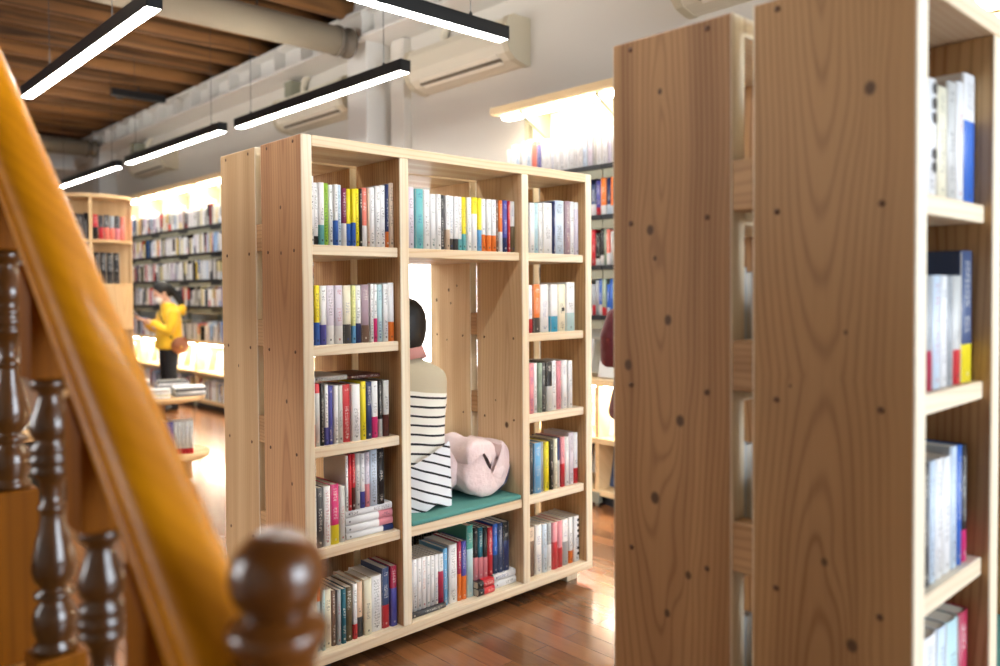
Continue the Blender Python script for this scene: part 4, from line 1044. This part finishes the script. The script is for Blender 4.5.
# striped top: taut yoke above, dark bands from the chest down, spread hem
def stripes_mat(name, z_start, period, width, base, yoke, tilt=(0, 0)):
    m, nt, b = newmat(name); g = NT(nt)
    tc = g.n('ShaderNodeTexCoord'); x, y, z = g.xyz(tc.outputs['Object'])
    zz = g.m('ADD', z, g.m('ADD', g.m('MULTIPLY', x, tilt[0]), g.m('MULTIPLY', y, tilt[1])))
    zz = g.m('ADD', zz, g.m('MULTIPLY', g.m('SUBTRACT', g.noise(g.vec(x, y, z), 9, 1), .5), .010))
    fr_ = g.m('FRACT', g.m('DIVIDE', g.m('SUBTRACT', zz, z_start), period))
    st_ = g.m('MULTIPLY', g.m('LESS_THAN', fr_, width/period), g.m('LESS_THAN', zz, z_start+width))
    c = g.mix(g.m('GREATER_THAN', zz, z_start+width+.016), base, yoke)
    c = g.mix(st_, c, rgb(24, 24, 30))
    nt.links.new(c, b.inputs['Base Color']); b.inputs['Roughness'].default_value = .9
    bp = g.n('ShaderNodeBump'); bp.inputs['Strength'].default_value = .25; bp.inputs['Distance'].default_value = .004
    nt.links.new(g.noise(tc.outputs['Object'], 38, 3), bp.inputs['Height']); nt.links.new(bp.outputs['Normal'], b.inputs['Normal'])
    return m
CLOTH = stripes_mat('striped_jersey', .904-SEATZ, .0375, .0085, rgb(240, 238, 228), rgb(196, 186, 160), tilt=(.13, 0))
SLEEVE = stripes_mat('striped_hem', .893-SEATZ, .040, .0085, rgb(232, 234, 238), rgb(196, 186, 160), tilt=(.34, .1))
tr = []
for (z, rx, ry, dy, sq) in ((.475, .182, .128, -.025, 2.2), (.483, .188, .132, -.025, 2.2), (.51, .184, .130, -.022, 2.2), (.56, .178, .124, -.018, 2.2), (.62, .170, .116, -.012, 2.2), (.69, .174, .112, -.006, 2.2), (.77, .176, .106, .0, 2.3), (.86, .184, .108, 0, 2.4), (.93, .194, .104, .002, 2.4), (.970, .195, .098, .004, 2.5), (1.000, .182, .090, .008, 2.4), (1.020, .140, .080, .012, 2.2), (1.034, .104, .072, .014, 2.0), (1.046, .080, .064, .016, 2.0), (1.056, .070, .060, .018, 2.0)):
    ring = ell(SX, SY+dy, z, rx*.868, ry, 44, 0, sq)
    ring = [(x+(.010 if z < .7 else .004)*noise.noise(Vector((x*14, y*14, z*9))), y+(.012 if z < .7 else .004)*noise.noise(Vector((x*12+5, y*12, z*11))), zz+(.006*noise.noise(Vector((x*20, y*20, 3))) if z < .5 else 0)) for x, y, zz in ring]
    tr.append([loc(p) for p in ring])
top = MB().loft(tr, cap=False).build('striped_top', CLOTH, wr)
top.modifiers.new('t', 'SOLIDIFY').thickness = .003; s = top.modifiers.new('s', 'SUBSURF'); s.levels = 1; s.render_levels = 1
# gathered hem panel falling from the elbow to the bench, its bands running aslant
pr = []
for k in range(7):
    g_ = k/6.0; ring = []
    for j in range(21):
        f = j/20.0
        zt_ = .585+.145*f; zb_ = .480+.016*math.sin(f*11)-.012*f
        z = zb_+(zt_-zb_)*g_
        x = SX-.135+.288*f+.012*(1-g_)*math.sin(f*3)
        bulge = math.sqrt(max(0.0, 1-((x-SX)/.185)**2))
        y = SY-.030-(.122+.030*(1-g_))*bulge-.007*math.sin(f*13+g_*2)*(1-g_)-.004
        ring.append(loc((x, y, z)))
    pr.append(ring)
pan = MB().loft(pr, cap=False, closed=False).build('hem_panel', SLEEVE, wr)
pan.modifiers.new('t', 'SOLIDIFY').thickness = .004; s = pan.modifiers.new('s', 'SUBSURF'); s.levels = 1; s.render_levels = 2
for q in (-1, 1):
    sh = (SX+q*.122, SY+.012, .958); el = (SX+q*.130, SY+.075, .735)
    sl = MB().tube([loc((sh[0]-q*.03, SY+.010, .975)), loc(sh), loc((sh[0]+q*.010, SY+.030, .89)), loc((el[0]+q*.0, SY+.055, .81)), loc(el), loc((SX+q*.108, SY+.15, .712))], [.036, .046, .048, .046, .044, .043], 18)
    so = sl.build('sleeve', CLOTH, wr); s = so.modifiers.new('s', 'SUBSURF'); s.levels = 1; s.render_levels = 1
cu = MB().tube([loc((SX+.112, SY+.145, .713)), loc((SX+.092, SY+.185, .707))], [.050, .049], 18).build('lace_cuff', plain('patterned_lace', rgb(206, 204, 208), .9, vary=.6, bscale=140), wr)
co = MB().tube([loc((SX, SY+.012, 1.035)), loc((SX-.008, SY+.020, 1.072)), loc((SX-.013, SY+.030, 1.098))], [.090, .085, .078], 22, cap=False).build('pink_collar', plain('dusty_pink_cloth', rgb(206, 148, 140), .85), wr)
co.modifiers.new('t', 'SOLIDIFY').thickness = .006
# trousers
mb = MB()
for q in (-1, 1):
    hip = (SX+q*.075, SY+.03, SEATZ+.099); kn = (SX+q*.085, SY+.50, SEATZ+.082); an = (SX+q*.085, SY+.525, .14)
    mb.tube([loc(hip), loc(((hip[0]+kn[0])/2, SY+.24, SEATZ+.095)), loc(kn)], [.0935, .080, .064], 16)
    mb.tube([loc(kn), loc((kn[0], SY+.535, .34)), loc(an)], [.064, .060, .050], 16)
mb.ball(loc((SX, SY+.02, SEATZ+.102)), (.135, .11, .098), 20)
voxel(mb.build('trousers', plain('grey_trousers', rgb(150, 156, 172), .9), wr), .007, 4)
for q in (-1, 1):
    mb = MB(); mb.tube([loc((SX+q*.085, SY+.48, .045)), loc((SX+q*.085, SY+.60, .042)), loc((SX+q*.085, SY+.70, .034))], [.044, .043, .032], 14); mb.box(q*.085-.038, q*.085+.038, .44, .73, .0005-SEATZ, .014-SEATZ, .005)
    mb.build('shoe', M['black_plastic'], wr)

# --- folded pink coat on the bench
PINK = None
def coat_mat(name, col, col2):
    m, nt, b = newmat(name); g = NT(nt)
    tc = g.n('ShaderNodeTexCoord'); n = g.noise(tc.outputs['Object'], 16, 3)
    nt.links.new(g.mix(n, col, col2), b.inputs['Base Color']); b.inputs['Roughness'].default_value = .7
    b.inputs['Sheen Weight'].default_value = .2
    bp = g.n('ShaderNodeBump'); bp.inputs['Strength'].default_value = .5; bp.inputs['Distance'].default_value = .012
    nt.links.new(g.noise(tc.outputs['Object'], 26, 3, .6), bp.inputs['Height']); nt.links.new(bp.outputs['Normal'], b.inputs['Normal'])
    return m
PINK = coat_mat('pink_quilt', rgb(248, 230, 228), rgb(238, 208, 206))
CZ = SEATZ+.0005
ct = tag(empty('folded_coat', (.884, .155, CZ)), 'rolled pale pink padded coat lying on the teal bench beside the seated person', 'coat')
def sheet(path, y0, y1, th, ny=14, wob=.006, taper=.0):
    """thick padded sheet following a path in x-z, running along y"""
    mb = MB(); P = [Vector((a, 0, b)) for a, b in path]; rings = []
    n = len(P)
    for j in range(ny+1):
        f = j/ny; y = y0+(y1-y0)*f; edge = min(f, 1-f); tt = th*(1-.75*max(0, 1-edge/.09)**2)
        ring_o, ring_i = [], []
        for i, p in enumerate(P):
            t_ = (P[min(i+1, n-1)]-P[max(i-1, 0)]).normalized(); nn = Vector((-t_.z, 0, t_.x))
            ff = i/(n-1); e2 = min(ff, 1-ff); t2 = tt*(1-.7*max(0, 1-e2/.06)**2)
            q = abs(math.sin(ff*math.pi*7))**.5*.16+.84
            w_ = wob*noise.noise(Vector((p.x*14+3, y*12, p.z*14)))
            ring_o.append(p+nn*(t2/2*q+w_)+Vector((0, y+taper*ff, 0))); ring_i.append(p-nn*(t2/2*q-w_)+Vector((0, y+taper*ff, 0)))
        rings.append(ring_o+list(reversed(ring_i)))
    mb.loft([[tuple(v) for v in r] for r in rings]); return mb
def arc(cx, cz, rx, rz, a0, a1, n=14): return [(cx+rx*math.cos(math.radians(a0+(a1-a0)*i/n)), cz+rz*math.sin(math.radians(a0+(a1-a0)*i/n))) for i in range(n+1)]
DT = bpy.data.textures.new('cloth_folds', 'CLOUDS'); DT.noise_scale = .055; DT.noise_depth = 2
def soft(o, lv=2):
    d = o.modifiers.new('s0', 'SUBSURF'); d.levels = 1; d.render_levels = 1
    d = o.modifiers.new('d', 'DISPLACE'); d.texture = DT; d.strength = .022; d.mid_level = .5; d.texture_coords = 'LOCAL'
    lv = 1
    s = o.modifiers.new('s', 'SUBSURF'); s.levels = lv; s.render_levels = lv
    return o
# outer roll (a big C opening up to the right), inner roll, then the sleeves on top
outer = [(-.05, .215), (-.095, .19)]+arc(.0, .105, .105, .078, 160, 400, 20)+[(.093, .185), (.075, .215)]
soft(sheet(outer, -.105, .17, .048).build('outer_roll', PINK, ct))
inner = arc(.012, .12, .050, .042, 150, 395, 14)+[(.052, .17), (.040, .205)]
soft(sheet(inner, -.085, .16, .036).build('inner_roll', PINK, ct))
soft(sheet([(-.125, .150), (-.118, .215), (-.085, .238), (-.05, .236), (-.01, .226), (.014, .206), (.008, .165), (-.005, .135)], -.118, .12, .040, wob=.010).build('front_panel', PINK, ct))
soft(sheet([(.062, .055), (.108, .085), (.132, .135), (.125, .185), (.098, .212), (.070, .205)], -.085, .15, .036, wob=.010).build('back_panel', PINK, ct))
soft(MB().tube([(-.135, .02, .045), (-.128, -.02, .10), (-.12, .0, .17), (-.10, .06, .21), (-.05, .12, .20)], [.030, .036, .038, .036, .026], 14).build('sleeve', PINK, ct))
soft(sheet(arc(.0, .105, .128, .1030, 300, 372, 10), -.09, .16, .010).build('lining', plain('navy_lining', rgb(70, 74, 112), .6), ct))
for o in ct.children: o.location = (0, 0, -.0)

# --- standing woman in yellow before the far shelves
YX, YY = 2.12, 6.78
view = Vector((YX-CAM.x, YY-CAM.y, 0)).normalized(); left = Vector((-view.y, view.x, 0))
fwdv = (left*.95-view*.30).normalized()
yw = tag(empty('person', (YX, YY, 0), math.atan2(fwdv.y, fwdv.x)-math.pi/2), 'person in a yellow jacket looking at a phone before the far shelves', 'person')
# local frame: +y forward, +x right
mb = MB()
Hm = head_shapes(mb, (0, .075, 1.335), (0, 1, -.55), .96, (0, .4, 1))
mb.tube([(0, -.01, 1.16), (0, .02, 1.21), (0, .05, 1.29)], [.06, .048, .048], 14)
mb.loft([ell(0, y, z, rx, ry, 20) for (y, z, rx, ry) in ((0, .74, .15, .10), (0, .86, .125, .09), (0, 1.0, .145, .095), (0, 1.1, .15, .085), (0, 1.17, .08, .06))])
for q in (-1, 1):
    sh = (q*.165, 0, 1.115); el = (q*.19, .06, .90); wp = (q*.06, .24, 1.02)
    mb.tube([sh, (q*.182, .02, 1.0), el], [.044, .041, .035], 12); mb.tube([el, (q*.13, .19, .95), wp], [.036, .031, .024], 12)
    hand(mb, wp, (-q*.25, 1, .25), (0, -.3, 1) if q < 0 else (0, -.3, 1), side=q, s=.92, curl=.45)
    mb.tube([(q*.08, 0, .76), (q*.085, .015, .45), (q*.085, -.01, .08)], [.078, .052, .036], 14)
    mb.tube([(q*.085, -.03, .045), (q*.09, .08, .04), (q*.095, .16, .028)], [.038, .036, .026], 12)
yb_ = mb.build('body', M['skin'], yw); voxel(yb_, .006, 3); face_parts(yb_, Hm, .96)
mk = MB(); mk.ball(Hm @ Vector((0, .062, -.055)), (.054, .046, .046), 18); mk.build('face_mask', plain('white_mask', rgb(232, 230, 228), .8), yw)
hb = MB(); hb.ball(Hm @ Vector((0, -.028, .032)), (.088, .096, .088), 22); hb.ball(Hm @ Vector((0, -.075, -.02)), (.070, .055, .075), 18)
hb.tube([Hm @ Vector((0, -.10, .03)), (0, -.09, 1.30), (-.01, -.135, 1.22), (-.015, -.145, 1.10)], [.040, .044, .040, .016], 12)
voxel(hb.build('hair', M['hair'], yw), .008, 4)
YEL = coat_mat('yellow_padded_cloth', rgb(250, 206, 40), rgb(238, 182, 20))
mb = MB()
mb.loft([ell(0, y, z, rx, ry, 28, 0, 2.3) for (y, z, rx, ry) in ((0, .70, .185, .135), (0, .73, .195, .145), (0, .84, .182, .132), (0, .98, .186, .130), (0, 1.08, .190, .118), (0, 1.14, .150, .095), (0, 1.19, .085, .075), (.005, 1.215, .075, .07))])
for q in (-1, 1):
    mb.tube([(q*.13, 0, 1.125), (q*.178, .005, 1.09), (q*.198, .03, .99), (q*.197, .06, .90), (q*.15, .14, .945), (q*.09, .21, 1.0)], [.05, .064, .062, .058, .052, .046], 14)
mb.tube([(0, -.09, 1.17), (0, -.12, 1.13), (0, -.13, 1.06)], [.075, .085, .05], 14)
voxel(mb.build('yellow_jacket', YEL, yw), .009, 4)
mb = MB()
for q in (-1, 1): mb.tube([(q*.08, 0, .78), (q*.088, .012, .45), (q*.088, -.008, .07)], [.092, .066, .052], 14)
voxel(mb.build('trousers', plain('black_trousers', rgb(22, 22, 26), .9), yw), .009, 3)
for q in (-1, 1):
    MB().tube([(q*.085, -.05, .045), (q*.09, .07, .042), (q*.096, .17, .032)], [.044, .042, .030], 12).build('shoe', M['black_plastic'], yw)
# phone held in her hands, bag on a strap: things of their own
ph = empty('phone', yw.location, yw.rotation_euler.z); tag(ph, 'dark phone held by the person in the yellow jacket', 'phone')
pb = MB().box(-.037, .037, .0, .009, 0, .145, .003); po = pb.build('phone_body', M['black_plastic'], ph); po.location = (0, .315, 1.07); po.rotation_euler = (math.radians(-50), 0, 0)
sb = MB().box(-.033, .033, -.0008, .0, .006, .139).build('screen', emit('lit_screen', (.6, .75, 1, 1), 1.2), ph); sb.location = po.location; sb.rotation_euler = po.rotation_euler
bg = empty('shoulder_bag', yw.location, yw.rotation_euler.z); tag(bg, 'small round brown leather bag on the hip of the person in yellow', 'bag')
LEA = plain('tan_leather', rgb(150, 92, 52), .5, bump=.2, bscale=40)
b = MB(); b.ball((-.215, -.05, .745), (.035, .10, .095), 24); b.build('bag_body', LEA, bg)
b = MB(); b.ball((-.238, -.05, .765), (.022, .092, .066), 24); b.build('flap', plain('dark_tan_leather', rgb(128, 74, 42), .5), bg)
b = MB(); b.ball((-.260, -.05, .725), (.006, .012, .012), 12); b.build('clasp', plain('brass', rgb(200, 160, 80), .3, 1.0), bg)
MB().tube([(-.205, .03, .82), (-.175, .09, .95), (-.09, .125, 1.08), (.03, .09, 1.18), (.09, .0, 1.20), (.05, -.10, 1.16), (-.09, -.135, 1.05), (-.18, -.115, .92), (-.21, -.12, .82)], .008, 8).build('strap', M['hair'], bg)

# --- person in a burgundy coat behind the near bookcase
BX, BY = 2.085, .105
bp_ = tag(empty('person', (BX, BY, 0), math.radians(-60)), 'person in a burgundy coat, almost hidden behind the near bookcase plank', 'person')
mb = MB()
Hm = head_shapes(mb, (0, .05, 1.42), (0, 1, -.35), .98, (0, .3, 1))
mb.tube([(0, -.01, 1.25), (0, .02, 1.30), (0, .035, 1.38)], [.06, .05, .05], 14)
mb.loft([ell(0, 0, z, rx, ry, 20) for (z, rx, ry) in ((.80, .15, .10), (.95, .125, .09), (1.1, .15, .095), (1.2, .15, .085), (1.27, .08, .06))])
for q in (-1, 1):
    el = (q*.21, .0, .98); wp = (q*.10, .24, 1.05)
    mb.tube([(q*.165, 0, 1.21), (q*.19, .0, 1.1), el], [.044, .041, .035], 12); mb.tube([el, (q*.16, .13, 1.01), wp], [.036, .031, .024], 12)
    hand(mb, wp, (-q*.3, 1, .2), (0, -.3, 1), side=q, s=.92, curl=.5)
    mb.tube([(q*.08, 0, .82), (q*.085, .015, .47), (q*.085, -.01, .08)], [.08, .052, .036], 14)
    mb.tube([(q*.085, -.03, .045), (q*.09, .08, .04), (q*.095, .16, .028)], [.038, .036, .026], 12)
bb_ = mb.build('body', M['skin'], bp_); voxel(bb_, .007, 3); face_parts(bb_, Hm, .98)
hb = MB(); hb.ball(Hm @ Vector((0, -.025, .03)), (.090, .098, .090), 22); hb.ball(Hm @ Vector((0, -.06, -.05)), (.078, .06, .085), 18); voxel(hb.build('hair', M['hair'], bp_), .008, 4)
mb = MB()
mb.loft([ell(0, y, z, rx, ry, 28, 0, 2.3) for (y, z, rx, ry) in ((-.02, .66, .225, .165), (-.02, .70, .235, .175), (-.01, .85, .205, .15), (0, 1.02, .190, .132), (0, 1.15, .195, .122), (0, 1.23, .150, .10), (0, 1.29, .085, .075))])
for q in (-1, 1): mb.tube([(q*.13, 0, 1.21), (q*.185, .0, 1.18), (q*.215, -.01, 1.08), (q*.22, -.005, .97), (q*.175, .11, .99), (q*.125, .20, 1.03)], [.05, .066, .066, .064, .056, .05], 14)
voxel(mb.build('burgundy_coat', coat_mat('burgundy_wool', rgb(100, 20, 40), rgb(72, 12, 30)), bp_), .009, 4)
mb = MB()
for q in (-1, 1): mb.tube([(q*.08, 0, .82), (q*.088, .012, .45), (q*.088, -.008, .07)], [.092, .066, .052], 14)
voxel(mb.build('trousers', plain('dark_trousers', rgb(40, 38, 44), .9), bp_), .009, 3)
for q in (-1, 1): MB().tube([(q*.085, -.05, .045), (q*.09, .07, .042), (q*.096, .17, .032)], [.044, .042, .030], 12).build('shoe', M['black_plastic'], bp_)
